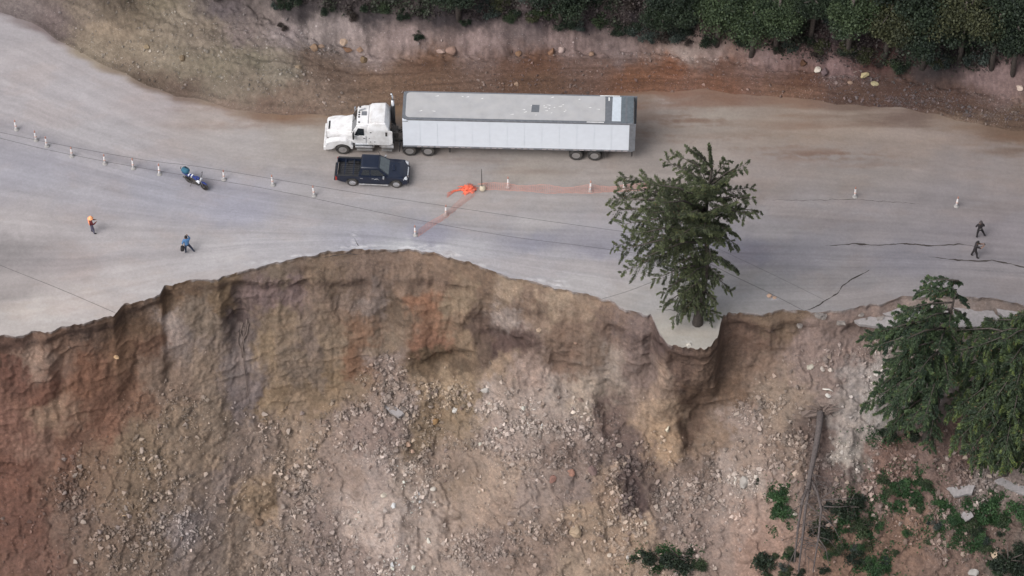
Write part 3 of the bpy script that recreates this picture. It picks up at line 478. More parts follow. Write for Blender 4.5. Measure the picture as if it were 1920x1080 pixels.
# ------------------------------------------------------------------ tubes, slabs, generic mesh builder
class MB:
    def __init__(s): s.bm = bmesh.new()
    def box(s, x0, x1, y0, y1, z0, z1, bev=0.0):
        b = bmesh.new(); bmesh.ops.create_cube(b, size=1)
        for v in b.verts: v.co = Vector(((x0+x1)/2+v.co.x*(x1-x0), (y0+y1)/2+v.co.y*(y1-y0), (z0+z1)/2+v.co.z*(z1-z0)))
        if bev: bmesh.ops.bevel(b, geom=b.edges[:], offset=bev, segments=2, affect='EDGES', profile=.6, clamp_overlap=True)
        s.add(b); return s
    def add(s, b):
        m = bpy.data.meshes.new('t'); b.to_mesh(m); b.free(); s.bm.from_mesh(m); bpy.data.meshes.remove(m)
    def hull(s, pts, bev=0.0):
        b = bmesh.new()
        for p in pts: b.verts.new(p)
        bmesh.ops.convex_hull(b, input=b.verts[:])
        bmesh.ops.dissolve_limit(b, angle_limit=.02, verts=b.verts[:], edges=b.edges[:])
        if bev: bmesh.ops.bevel(b, geom=b.edges[:], offset=bev, segments=2, affect='EDGES', profile=.6, clamp_overlap=True)
        s.add(b); return s
    def prism(s, prof, y0, y1, bev=0.0):          # prof: (x,z) polygon, extruded over y
        b = bmesh.new(); f0 = [b.verts.new((x, y0, z)) for x, z in prof]; f1 = [b.verts.new((x, y1, z)) for x, z in prof]; n = len(prof)
        b.faces.new(f0); b.faces.new(f1[::-1])
        for i in range(n): b.faces.new((f0[i], f1[i], f1[(i+1) % n], f0[(i+1) % n]))
        bmesh.ops.recalc_face_normals(b, faces=b.faces[:])
        if bev: bmesh.ops.bevel(b, geom=[e for e in b.edges if e.calc_face_angle(0) > .5], offset=bev, segments=2, affect='EDGES', profile=.6, clamp_overlap=True)
        s.add(b); return s
    def lathe(s, prof, n=24, c=(0,0,0), axis='Y'):      # prof: (r, h)
        b = bmesh.new(); rings = []
        for r, h in prof:
            ring = []
            for k in range(n):
                a = 2*math.pi*k/n; u, w = r*math.cos(a), r*math.sin(a)
                p = (u, h, w) if axis == 'Y' else ((u, w, h) if axis == 'Z' else (h, u, w)); ring.append(b.verts.new(Vector(p)+Vector(c)))
            rings.append(ring)
        for A, B in zip(rings[:-1], rings[1:]):
            for k in range(n): b.faces.new((A[k], A[(k+1) % n], B[(k+1) % n], B[k]))
        if prof[0][0] > 1e-4: b.faces.new(rings[0])
        if prof[-1][0] > 1e-4: b.faces.new(rings[-1])
        bmesh.ops.recalc_face_normals(b, faces=b.faces[:]); s.add(b); return s
    def tube(s, pts, rad, n=8):
        pts = [Vector(p) for p in pts]; rad = rad if isinstance(rad, (list, tuple)) else [rad]*len(pts); b = bmesh.new(); rings = []
        for i, p in enumerate(pts):
            d = (pts[min(i+1, len(pts)-1)]-pts[max(i-1, 0)]).normalized(); u = d.orthogonal().normalized() if i == 0 else (u - d*u.dot(d)).normalized(); w = d.cross(u)
            rings.append([b.verts.new(p+(u*math.cos(2*math.pi*k/n)+w*math.sin(2*math.pi*k/n))*rad[i]) for k in range(n)])
        for A, B in zip(rings[:-1], rings[1:]):
            for k in range(n): b.faces.new((A[k], A[(k+1) % n], B[(k+1) % n], B[k]))
        b.faces.new(rings[0][::-1]); b.faces.new(rings[-1]); s.add(b); return s
    def build(s, name, m, parent=None, smooth=False, **k):
        me = bpy.data.meshes.new(name); bmesh.ops.recalc_face_normals(s.bm, faces=s.bm.faces[:]); s.bm.to_mesh(me); s.bm.free()
        me.polygons.foreach_set('use_smooth', [True]*len(me.polygons))
        if not smooth: me.set_sharp_from_angle(angle=math.radians(14 if not smooth else 40))
        return link(name, me, m, parent, **k)

# ------------------------------------------------------------------ broken pavement slabs
M_asph = mat('broken_asphalt', (0.30, 0.28, 0.28), 0.95, var=0.15, scale=4, bump=0.4)
M_asph2 = mat('dusty_asphalt', (0.23, 0.205, 0.19), 0.95, var=0.25, scale=4, bump=0.5)
def slab(pts, thick, label, where=slope_at, up_=.12, cat='slab', m=M_asph, lvl=None):
    c = np.mean(pts, 0); p0, _ = where(c[0], c[1]); z = p0.z+up_ if lvl is None else lvl
    W_ = [P(u, v, z) for u, v in pts]; o0 = P(c[0], c[1], z); b = bmesh.new(); r = random.Random(int(c[0]))
    P2 = []
    for i in range(len(W_)):
        a_, b_ = W_[i], W_[(i+1) % len(W_)]
        for k in range(4): q = a_.lerp(b_, k/4); P2.append(q+Vector((r.uniform(-.05, .05), r.uniform(-.05, .05), 0))*(1 if k else .3))
    topv = [b.verts.new(q-o0) for q in P2]; bot = [b.verts.new(q-o0+Vector((r.uniform(-.06,.06), .05, -thick))) for q in P2]; n = len(P2)
    b.faces.new(topv); b.faces.new(bot[::-1])
    for i in range(n): b.faces.new((topv[i], bot[i], bot[(i+1) % n], topv[(i+1) % n]))
    mb = MB(); mb.bm.free(); mb.bm = b; o = mb.build('asphalt_chunk', m, label=label, cat='asphalt chunk'); o.location = o0
    return o
slab([(1625,578),(1668,571),(1700,562),(1740,560),(1775,566),(1778,600),(1740,604),(1700,598),(1660,590)], .35, 'large cracked grey pavement slab dropped below the road edge left of the right tree', lvl=-.7)
slab([(1596,597),(1615,582),(1655,592),(1690,600),(1688,612),(1650,612),(1612,608)], .3, 'small broken pavement slab beneath the large dropped one', lvl=-.9)
slab([(1786,563),(1850,562),(1864,585),(1878,598),(1850,612),(1790,612)], .35, 'wide dropped pavement slab between the right hand tree and the forked crack', lvl=-.75)
slab([(1858,563),(1925,575),(1960,600),(1930,598),(1882,594),(1870,582)], .35, 'pavement slab right of the forked crack at the right side of the picture', lvl=-.6)
slab([(1775,915),(1800,905),(1828,910),(1822,926),(1790,930)], .25, 'pale pavement slab fallen among the green plants')
slab([(1866,900),(1888,892),(1925,914),(1925,928),(1895,918)], .25, 'long tilted pavement slab fallen at the far right')
slab([(706,746),(716,750),(740,762),(758,776),(748,782),(726,768),(708,756)], .25, 'narrow grey blue slab lying slanting in the middle of the slide')
slab([(1798,960),(1818,955),(1826,968),(1812,976)], .2, 'small pavement fragment between green plants')

r_ = random.Random(44)
for n in range(16):
    u = r_.uniform(1490, 1700) if n < 12 else r_.uniform(1890, 1925); v = (592+r_.uniform(-3, 24)) if n < 12 else 606+r_.uniform(0, 10); w = r_.uniform(3, 13)*r_.uniform(.5, 1); h = w*r_.uniform(.35, .8); sk = r_.uniform(-.5, .5)*w
    o = slab([(u-w+sk,v-h),(u+w*.6,v-h+r_.uniform(-2,2)),(u+w,v+r_.uniform(-2,3)),(u+w*.3-sk,v+h),(u-w,v+h*.5)], .18, 'small jagged pavement fragment lying on the soil below the broken right road edge', up_=.10); tag(o, group='pavement fragments below the right road edge'); o.rotation_euler = (r_.uniform(.1,.6), r_.uniform(-.3,.3), r_.uniform(0,3)); o.data.materials[0] = M_asph2

# ------------------------------------------------------------------ foliage and trees
def leaves(name, Ct, size, col, m, parent=None, droop=0.35, aspect=2.2, seed=0, dirs=None):
    """one small bent leaf-spray quad per centre"""
    r = np.random.default_rng(seed); n = len(Ct)
    d = r.normal(size=(n, 3)); d[:, 2] = d[:, 2]*.5 - droop
    if dirs is not None: d = d*.6 + dirs
    d /= np.linalg.norm(d, axis=1)[:, None]; w = np.cross(d, r.normal(size=(n, 3))); w /= np.linalg.norm(w, axis=1)[:, None]
    s = (size*r.uniform(.6, 1.4, n))[:, None]
    A = Ct - w*s*.5/aspect*1.0; B = Ct + d*s*.5 - w*s*.9/aspect; E = Ct + d*s; G = Ct + d*s*.5 + w*s*.9/aspect
    V = np.stack([A, B, E, G], 1).reshape(-1, 3); Fq = np.arange(4*n).reshape(n, 4)
    return link(name, npmesh(name, V, Fq, False, np.repeat(col, 4, 0)), m, parent)
def spray_points(a, b, n, width, seed, hang=.0):
    r = np.random.default_rng(seed); t = r.random(n)**.75; P0 = np.array(a)[None]*(1-t[:, None]) + np.array(b)[None]*t[:, None]
    return P0 + r.normal(size=(n, 3))*np.array([width, width, width*.45])*(1.05-t[:, None]*.7) - np.array([0, 0, 1])*(hang*r.random(n)*t)[:, None], t
def conifer(base, height, limbs, label, cat='tree', lean=(0,0), tr=.28, leaf=.17, dens=260, cols=None, extra=0, seed=1, group=None, hang=.5, width=.34, tip0=.66, twg=4.4, trk=.84, name='conifer_tree'):
    """limbs: (start height, azimuth/tip vector rel. to base) ; each carries side twigs with sprays"""
    r = np.random.default_rng(seed); root = empty(name, base, label=label, cat=cat, group=group)
    def ax(h): return np.array([lean[0]*h/height + .15*math.sin(h*.5+seed), lean[1]*h/height, h])
    mb = MB(); hs_ = np.linspace(-.3, height*trk, 12); mb.tube([ax(max(h, -.3)) for h in hs_], [max(tr*(1-h/height*.92), .03)*(1.5 if i == 0 else 1) for i, h in enumerate(hs_)], 9)
    mb.build('trunk', M_bark, root, True)
    br_ = MB(); CT = []; TT = []; DR = []; BC = []
    for li, (h0, tip) in enumerate(limbs):
        a_ = ax(h0); tip = np.array(tip, float); L = np.linalg.norm(tip-a_); mid = (a_+tip)/2 + np.array([0, 0, .10*L])
        br_.tube([a_, mid, tip], [.028*L**.7+.015, .02*L**.6, .008], 5)
        ntw = int(5+L*twg)
        for k in range(ntw):
            t_ = (k+.6+.5*r.random())/ntw; t_ = min(t_, 1); p = (1-t_)**2*a_ + 2*t_*(1-t_)*mid + t_*t_*tip
            if t_ < .12: continue
            dr = (tip-a_)/L; side = np.cross(dr, [0, 0, 1]); side /= np.linalg.norm(side)+1e-6; sg = 1 if k % 2 else -1
            tl = (.30+.24*L*(1-t_*.75))*r.uniform(.45, 1.35); tl = min(tl, 1.6)
            e = p + dr*tl*r.uniform(.3, .9) + side*sg*tl*r.uniform(.4, .9) + np.array([0, 0, r.uniform(-.75, .2)*tl])
            br_.tube([p, (p+e)/2+np.array([0,0,.05]), e], [.014, .01, .004], 3)
            n = int(dens*tl*.30)+6; c_, tt = spray_points(p, e, n, width*.30*min(1, tl), int(r.integers(1e9)), hang*.35)
            CT.append(c_); TT.append(tt*(.4+.6*t_)); DR.append(np.repeat(((e-p)/tl)[None], n, 0)); BC.append(np.full(n, r.normal()))
    CT = np.concatenate(CT); TT = np.concatenate(TT); DR = np.concatenate(DR); BC = np.concatenate(BC)
    c0, c1, c2 = [np.array(c) for c in (cols or ((.046,.058,.034), (.125,.150,.075), (.19,.21,.09)))]
    k = np.clip(.45 + .30*BC + .25*r.normal(size=len(CT)), 0, 1)[:, None]; y = np.clip((TT-tip0)*2.4, 0, 1)[:, None]*(r.random((len(CT), 1)) < .6)*np.clip(.6+.6*BC, .1, 1.2)[:, None]; y = np.minimum(y, 1)
    col = c0*(1-k)+c1*k; col = col*(1-y)+c2*y; br2 = r.random(len(CT)) < .02; col[br2] = (.12, .075, .04)
    leaves('crown', CT, leaf, col, M_leaf, root, droop=.35, aspect=5.5, seed=seed, dirs=DR*1.5)
    br_.build('limb', M_bark, root, True)
    return root, len(CT)
def limb_at(base, u, v, y):       # tip of a limb seen at picture point u,v, y metres nearer (-) or farther (+) than the trunk
    a_ = (u-960)/F; b_ = (540-v)/F; d = Vector((a_, ct+b_*st, -st+b_*ct)); o = Vector((0, -D*ct, D*st)); t_ = (base.y+y-o.y)/d.y; p = o+d*t_
    return (p.x-base.x, y, p.z-base.z)
TRI = 0
# central tree
b0 = P(1312, 606, 0)
tips = [(1330,272,0,.82),(1262,290,.6,.80),(1290,278,-.5,.83),(1242,300,1.5,.74),(1365,300,1,.74),(1398,308,0,.74),(1370,330,-1.5,.7),(1410,352,1,.68),(1413,372,-1,.66),(1425,395,0,.6),(1400,400,-2,.6),(1383,440,1.5,.55),(1384,462,0,.52),(1362,430,-2,.55),
 (1200,340,1.5,.66),(1160,352,2,.62),(1146,372,1,.6),(1148,395,.5,.58),(1165,330,3,.62),(1220,345,-1,.66),(1170,420,-1.5,.55),(1150,462,0,.48),(1160,470,-1,.46),(1165,510,-.5,.42),(1190,490,-2,.45),(1188,440,-3,.5),(1212,400,-3,.56),(1240,380,-3.5,.6),(1215,470,2,.5),(1250,340,2.5,.66),(1300,330,-3,.66),(1330,350,-3.5,.62),(1360,390,-3,.58),(1290,400,-4,.56),(1310,310,2,.72),(1340,320,2.5,.7),
 (1240,548,-.5,.30),(1225,525,-1,.33),(1262,598,-.5,.18),(1268,570,-1,.25),(1240,575,.3,.22),(1372,545,0,.28),(1350,520,-1,.32),(1378,500,1,.38),(1340,560,.3,.2),(1290,588,-.6,.14),(1333,600,-.2,.08),(1322,575,-.6,.13),(1300,560,-1,.2),(1262,500,-2.2,.38),(1240,470,-3,.44),(1335,490,-2.5,.42),(1350,455,-3,.48),(1290,520,-2,.32),(1275,440,-4,.5),(1320,430,-4,.52),(1325,540,-1.2,.24),(1280,550,-1.5,.24),(1262,530,1,.3),(1310,500,2,.38)]
limbs = [(19.4*f_, limb_at(b0, u, v, y)) for (u, v, y, f_) in tips]
r_ = random.Random(21)
for k in range(16):
    u = 1312+r_.uniform(-48, 40); v = r_.uniform(505, 602); tips.append((u, v, r_.uniform(-1.3, .8), max(.05, (606-v)/19.3/17+r_.uniform(.03,.10))))
limbs = [(19.4*f_, limb_at(b0, u, v, y)) for (u, v, y, f_) in tips]
_, n = conifer(b0, 19.3, limbs, 'tall dark green conifer standing on the road spur at the cliff edge', seed=11, dens=780, leaf=.125, twg=3.3, lean=(.15,0)); TRI += n
# right trees
def tree_at(u, v, z): return P(u, v, z)
b1 = P(1745, 850, -13.0) ; p_, _ = slope_at(1742, 820); b1 = p_
top1 = [(1735,528,0,.90),(1790,530,.6,.90),(1762,548,-.8,.85),(1720,545,.8,.84),(1805,560,1,.82),(1700,580,0,.78),(1815,600,0,.75),(1680,590,1,.74),(1650,622,1,.68),(1618,632,1.5,.64),(1640,650,0,.62),(1660,680,-1,.58),(1690,640,-2,.64),(1655,700,0,.55),(1640,730,1,.48),(1622,760,0,.42),(1660,770,-1,.4),(1690,740,-2,.46),(1665,805,-.5,.3),(1720,700,-3,.52),(1760,650,-3,.62),(1800,650,-2,.62),(1820,690,-1,.55),(1740,760,-3,.4),(1700,800,-2,.3),(1730,790,-2.6,.34),(1780,720,-3,.5),(1650,812,1,.26),(1730,600,-2,.72),(1780,610,-2,.72),(1700,660,2,.6),(1740,840,-1.5,.2)]
H1 = 19.0
limbs = [(H1*f_, limb_at(b1, u, v, y)) for (u, v, y, f_) in top1]
conifer(b1, H1, limbs, 'dark conifer with twin top rising left of the largest tree, right side', seed=12, dens=980, leaf=.17, lean=(.3,0), cols=((.030,.050,.033),(.072,.112,.052),(.14,.18,.06)))
p_, _ = slope_at(1885, 880); b2 = p_
top2 = [(1910,590,0,.92),(1935,600,1,.92),(1880,610,.8,.9),(1850,630,0,.85),(1830,650,-1,.82),(1960,620,0,.9),(1990,680,0,.82),(1830,700,0,.75),(1800,700,1,.72),(1850,690,-2,.76),(1895,680,-3,.78),(1935,690,-3,.78),(1800,760,-1,.62),(1780,770,0,.58),(1820,790,-2.5,.6),(1860,780,-3.5,.62),(1900,780,-4,.62),(1940,780,-4,.62),(1980,780,-2,.6),(1790,830,-1,.48),(1820,845,-2.5,.46),(1850,858,-3.5,.44),(1885,845,-4,.48),(1920,830,-4.5,.5),(1960,860,-3,.45),(1800,800,1.5,.5),(1840,865,-1.5,.2),(1880,880,-2.5,.2),(1925,875,-2.5,.2),(1850,820,-3,.4),(1890,870,-4,.35),(1910,800,-4,.5),(1870,872,-3,.25),(1780,660,-1,.75),(1770,700,1,.7),(1775,620,1,.8),(1790,740,1,.6),(1850,600,1.5,.86),(1825,870,-2,.28),(1870,720,-1,.72),(1920,740,-1,.7),(1840,740,1,.68),(1880,640,-2,.85),(1920,640,-2,.85),(1870,820,-2,.5),(1930,800,-2,.54),(1955,740,-2,.7),(1905,860,-3,.42),(1865,750,-3,.66),(1905,725,-3.5,.7)]
H2 = 18.5
limbs = [(H2*f_, limb_at(b2, u, v, y)) for (u, v, y, f_) in top2]
conifer(b2, H2, limbs, 'largest conifer with drooping yellow green tips at the right side', seed=13, dens=980, leaf=.19, hang=1.6, tip0=.5, tr=.33, cols=((.030,.048,.030),(.070,.105,.048),(.15,.19,.055)))

# shrubs and hillside trees share a few crowns
def clump_mesh(seed, R, Hh, n, leaf, cols, lobes=14, flatb=.3):
    r = np.random.default_rng(seed); C_ = []; K = []
    for i in range(lobes):
        v = r.normal(size=3); v /= np.linalg.norm(v); v[2] = abs(v[2]); c = v*np.array([R, R, Hh])*r.uniform(.35, .85); rad = R*r.uniform(.22, .42); m_ = n//lobes
        d = r.normal(size=(m_, 3)); d /= np.linalg.norm(d, axis=1)[:, None]; C_.append(c+d*rad*(r.random((m_, 1))**.4)*np.array([1, 1, .8])); K.append(np.full(m_, r.normal()))
    C_ = np.concatenate(C_); K = np.concatenate(K); C_[:, 2] = np.maximum(C_[:, 2], .02)
    k = np.clip(.4+.35*K+.3*r.normal(size=len(C_)), 0, 1)[:, None]; col = np.array(cols[0])*(1-k)+np.array(cols[1])*k
    d = r.normal(size=(len(C_), 3)); d[:, 2] += .5; d /= np.linalg.norm(d, axis=1)[:, None]; w = np.cross(d, r.normal(size=d.shape)); w /= np.linalg.norm(w, axis=1)[:, None]
    s = (leaf*r.uniform(.6, 1.4, len(C_)))[:, None]; V = np.stack([C_, C_+d*s*.5-w*s*.35, C_+d*s, C_+d*s*.5+w*s*.35], 1).reshape(-1, 3)
    return npmesh('crown', V, np.arange(len(V)).reshape(-1, 4), False, np.repeat(col, 4, 0))
def stem_mesh(R, Hh, seed):
    r = random.Random(seed); mb = MB()
    for k in range(5):
        a_ = k*1.3+r.random(); mb.tube([(0,0,-.3),(R*.15*math.cos(a_), R*.15*math.sin(a_), Hh*.4),(R*.5*math.cos(a_), R*.5*math.sin(a_), Hh*.8)], [.04, .03, .012], 4)
    me = bpy.data.meshes.new('stem'); mb.bm.to_mesh(me); mb.bm.free(); return me
DK = ((.020,.030,.022),(.045,.065,.038)); MG = ((.034,.052,.030),(.080,.112,.054)); BL = ((.035,.048,.044),(.085,.110,.095)); BG = ((.030,.066,.031),(.066,.130,.052)); OL = ((.042,.048,.028),(.090,.095,.048)); BRN = ((.035,.028,.026),(.07,.055,.048))
SHR = {k: [clump_mesh(40+i*7+j, 1.0, .8, 2200, .10, c) for j in range(2)] for i, (k, c) in enumerate(dict(DK=DK, MG=MG, BL=BL, BG=BG, OL=OL, BRN=BRN).items())}
STM = stem_mesh(1, .8, 3)
def shrub(where, u, v, rpx, kind, label, group=None, hs_=1.0, name='shrub'):
    p, _ = where(u, v); o = empty(name, p, random.uniform(0, 6.28), label=label, cat='shrub' if name == 'shrub' else 'plant', group=group)
    c = link('crown', random.choice(SHR[kind]), M_leaf, o); s_ = link('stem', STM, M_bark, o)
    k = rpx/26.5; o.scale = (k, k, k*hs_); return o
# individual shrubs of the wooded bank
r_ = random.Random(5)
for n in range(100):
    u = r_.uniform(520, 1930); lim = np.interp(u, [520,560,700,900,1000,1250,1400,1560,1700,1920], [10,25,35,45,40,75,88,110,130,120])
    v = lim - r_.random()**1.3*95; kd = r_.choice(['DK','DK','DK','BRN','OL','BL','MG','DK'])
    shrub(hill_at, u, v, r_.uniform(14, 27), kd, 'low dark leafy shrub in the undergrowth of the wooded bank', 'shrubs of the undergrowth above the cut bank', r_.uniform(.7, 1.2))
for (u, v, R, kd, l) in [(784,70,15,'DK','small dark round bush alone on the pale cut bank'),(1125,42,24,'MG','bright green shrub at the bank edge above the rear half of the trailer'),(1085,48,20,'BL','bluish shrub left of the bright green one on the bank edge'),(1160,60,20,'DK','dark shrub right of the bright green one on the bank edge'),(1200,62,26,'BL','wide blue green bush at the left foot of the pines'),(955,38,18,'MG','mid green shrub above the middle of the trailer'),(720,18,18,'MG','green shrub above the trailer front near the top of the picture'),(800,22,8,'BG','tiny bright green sprout on the dark bank'),(520,10,16,'BL','grey green shrub at the left end of the woods'),(915,20,26,'BL','grey blue shrub with bare twigs at the top of the picture'),(1830,110,30,'BL','pale blue green bush under the trees on the right'),(1760,120,26,'BL','blue green bush left of the palest one on the right'),(1330,80,26,'DK','dark bush under the first pine'),(1620,105,24,'OL','olive bush under the trees beside the red hollow'),(530,52,12,'BRN','scrap of dark dead brush on the pale bank'),(1690,125,26,'DK','dark bush between the red hollow and the blue green bush'),(610,25,18,'DK','dark bush above the pale cut bank, left'),(560,5,18,'DK','dark bush at the top left of the woods')]:
    shrub(hill_at, u, v, R, kd, l, hs_=1.1)
# broad trees and pines of the wood
TRC = {k: [clump_mesh(90+i*5+j, 2.6, 2.0, 12000, .16, c, lobes=46) for j in range(2)] for i, (k, c) in enumerate(dict(DK=DK, MG=MG, OL=OL).items())}
TRN = None
def wood_tree(u, v, ht, sc, kind, label):
    """u,v = crown centre in the picture"""
    global TRN
    b_, _ = hill_at(u, v + ht*16.7*.9); o = empty('pine_tree', b_, random.uniform(0, 6.28), label=label, cat='tree')
    mb = MB(); mb.tube([(0,0,-.5),(.1,0,ht*.5),(0,.1,ht*1.1)], [.22,.17,.08], 8)
    for k in range(7):
        a_ = k*.9; mb.tube([(0,0,ht*(.55+.06*k)),(1.6*sc*math.cos(a_), 1.6*sc*math.sin(a_), ht*(.7+.06*k))], [.07,.02], 4)
    mb.build('trunk', M_bark, o, True)
    c = link('crown', random.choice(TRC[kind]), M_leaf, o); c.location = (0, 0, ht*.72); c.scale = (sc, sc, sc*.95)
for (u, v, ht, sc, kd, l) in [(1345,12,4.5,1.0,'MG','first light green pine from the left, above the trailer end'),(1410,42,4.0,1.0,'MG','light green pine leaning over the cut bank, second from the left'),(1455,18,5.0,.9,'MG','pine crown just right of the one leaning over the bank'),(1590,18,5.5,.95,'MG','light green pine before the red hollow'),(1660,30,5,1.15,'OL','olive tree right of the red hollow'),(1730,50,5,1.2,'DK','dark tree in the middle of the right hand wood'),(1800,30,5.5,1.2,'OL','olive crown behind the blue green bushes'),(1860,50,5,1.0,'DK','dark tree above the palest bush on the right'),(1900,70,4.5,.7,'DK','rightmost dark tree of the wood'),(1270,-5,4.0,.9,'DK','dark tree behind and left of the first pine'),(1520,5,4.5,.7,'DK','dark narrow tree between the pine group and the red hollow'),(1240,30,2.5,.7,'DK','low dark tree at the left foot of the pines'),(1700,-20,6,1.2,'DK','dark tree cut by the top of the picture, right'),(1920,-10,6,1.2,'DK','dark tree in the top right corner'),(1050,-10,3.5,.9,'DK','dark tree cut by the top of the picture above the trailer'),(860,-20,3.5,.8,'DK','dark tree cut by the top of the picture above the trailer front')]:
    wood_tree(u, v, ht, sc, kd, l)
# plants on the slide
PL = [(1462,930,28,'BG','bright green bush left of the dead trunk, upper half'),(1470,968,28,'BG','bright green bush left of the dead trunk, lower half'),(1690,915,24,'BG','upper left bright green plant of the patch under the big tree'),(1715,935,20,'BG','bright green plant in the centre of the patch'),(1735,905,18,'MG','green plant in the patch right beneath the tree'),(1655,900,18,'MG','olive green plant at the left of the patch'),(1760,940,20,'BG','green plant at the right of the patch'),(1790,970,24,'BG','green plant hanging below the patch'),(1680,945,16,'BG','small bright plant below the patch, left'),(1860,955,40,'BG','big green bush below the fallen slabs'),(1905,958,38,'BG','green bush at the right side below the fallen slabs'),(1880,975,22,'MG','darker green bush between the two big ones'),(1830,1010,24,'BG','green bush low on the right'),(1845,1030,16,'MG','small green bush beside the tan boulder'),(1215,1045,34,'DK','left dark bush at the bottom middle'),(1272,1050,44,'DK','wide dark bush at the bottom middle'),(1310,1060,22,'MG','green right end of the dark bottom bushes'),(1445,1062,46,'DK','dark bush left of the dead tree top'),(1590,955,44,'DK','dark green shrub right of the dead trunk'),(1550,1000,34,'DK','dark shrub under the dead limbs'),(1610,990,28,'MG','mid green shrub right of the dark one'),(1650,990,16,'BG','small bright plant right of the mid green shrub'),(1600,1040,26,'DK','dark low shrub near the bottom right of the dead tree'),(1640,1065,26,'BG','bright green grass tuft at the bottom'),(1890,1055,48,'DK','nearly black bush in the bottom right corner'),(1920,1030,28,'DK','dark bush cut by the right side of the picture'),(1660,815,22,'DK','dark green plant on the grey clay under the twin topped tree'),(1710,815,24,'DK','dark green plant right of the white stone'),(1421,903,9,'DK','dark tuft on the pale grey clay lump'),(1700,1000,14,'BG','small green plant in the reddish soil'),(1740,1015,12,'MG','tiny green plant left of the low right bush'),(1610,1025,14,'BG','little bright plant under the mid green shrub')]
r_ = random.Random(77)
for n in range(46):
    u, v = random.Random(n).choice([(1580,975),(1540,1020),(1460,1060),(1610,1010),(1700,930),(1770,960),(1850,1010),(1640,1050),(1500,1045),(1890,1050)]); u += r_.uniform(-45, 45); v += r_.uniform(-28, 28)
    PL.append((u, v, r_.uniform(9, 19), r_.choice(['DK','MG','BL','BG','OL']), None))
for (u, v, R, kd, l) in PL: shrub(slope_at, u, v, R*1.0, kd, l or 'small scrubby plant among the bushes around the dead tree and lower right', hs_=.8, name='bush', group=None if l else 'small plants at the lower right of the slide')
# sparse ground cover
ci = []
wv = blobs(S_px[a], S_py[a], [(1700,920,60,40,1),(1790,970,60,40,1),(1870,960,50,40,1),(1600,980,60,60,.7),(1465,950,25,50,1),(1640,1060,50,30,.8),(1820,1010,50,40,.7),(1250,1050,60,25,1),(1680,1000,60,40,.3),(1660,820,60,25,.4)])
wv = wv*sst(-.15,.25,fbm(S_px[a]/22, S_py[a]/22, 5, 3)); fl = (wv**2).ravel()/(wv**2).sum(); idx = rng.choice(fl.size, 30000, p=fl)
Cc_ = np.stack([S_X[a].ravel()[idx], S_Y[a].ravel()[idx], S_Z[a].ravel()[idx]+.05*rng.random(len(idx))], 1)+rng.normal(size=(len(idx),3))*.05
kk = rng.random((len(idx), 1)); cl = np.array(BG[0])*(1-kk)+np.array(BG[1])*kk*.8
gcv = leaves('ground_cover', Cc_, .13, cl, M_leaf, None, droop=-.6, seed=5); tag(gcv, 'patchy low green plants covering the lower right of the slide', 'ground cover', kind='stuff')

# undergrowth mass between the shrubs of the wooded bank
lim = np.interp(H_px[a], [480,520,560,700,900,1000,1250,1400,1560,1700,1800,1920,2000], [-5,6,18,30,42,40,70,92,120,132,138,120,120]) + 14*fbm(H_px[a]/40, 3.3, 0, 3)
wv = ((H_py[a] < lim) & (H_py[a] > -70))*np.clip(sst(-.35, .3, fbm(H_px[a]/30, H_py[a]/20, 7, 4)), .12, 1); fl = wv.ravel()/wv.sum(); idx = rng.choice(fl.size, 60000, p=fl)
hh = rng.random(len(idx))**2*.9; Cc_ = np.stack([X4[a].ravel()[idx], Y4[a].ravel()[idx], Z4[a].ravel()[idx]+hh], 1)+rng.normal(size=(len(idx),3))*.12
kk = rng.random((len(idx), 1)); q_ = sst(-.1, .3, fbm(Cc_[:,0]*.35, Cc_[:,1]*.35, 4, 3))[:, None]
cl = np.array((.030,.032,.026))*(1-kk)+np.array((.062,.078,.050))*kk; c2_ = np.array((.045,.036,.036))*(1-kk)+np.array((.085,.070,.066))*kk; cl = cl*q_+c2_*(1-q_)
gcv = leaves('undergrowth', Cc_, .17, cl, M_leaf, None, droop=-.7, seed=6); tag(gcv, 'dark tangled undergrowth covering the floor of the wooded hillside', 'undergrowth', kind='stuff')

# ------------------------------------------------------------------ fallen dead tree
fb, _ = slope_at(1538, 792); dead = empty('fallen_tree', fb, label='bare fallen dead tree with upturned root plate lying down the slide', cat='tree')
def sp(u, v, h=.35): q, _ = slope_at(u, v); return q + Vector((0, 0, h)) - fb
mb = MB(); A_, B_ = sp(1536,785,.9), sp(1514,940,1.35); mb.tube([A_.lerp(B_, t_)+Vector((.07*math.sin(t_*5),0,.04*math.sin(t_*7))) for t_ in (0,.2,.4,.6,.8,1)], [.27,.23,.21,.19,.17,.15], 10); mb.build('trunk', M_deadbark, dead, True)
for pts in ([(1515,932),(1509,970),(1503,1030),(1495,1095)],[(1516,925),(1502,960),(1494,1010),(1488,1075)],[(1516,920),(1530,945),(1538,975),(1532,1030),(1522,1095)],[(1519,905),(1527,920),(1533,950)],[(1512,965),(1528,980),(1545,1000)],[(1536,985),(1560,1010),(1578,1045)],[(1538,972),(1570,973),(1600,970)],[(1538,960),(1570,958),(1610,956)],[(1533,1030),(1545,1050),(1552,1080)],[(1526,895),(1515,905),(1500,912)],[(1505,1020),(1490,1050),(1478,1080)],[(1538,955),(1556,942),(1568,930)]):
    mb = MB(); n_ = len(pts); mb.tube([sp(u, v, 1.35) for u, v in pts], [.12*(1-.6*i/(n_-1))*(1.1 if n_ >= 4 else .38) for i in range(n_)], 6); mb.build('limb', M_deadbark, dead, True)
mb = MB(); r_ = random.Random(13)
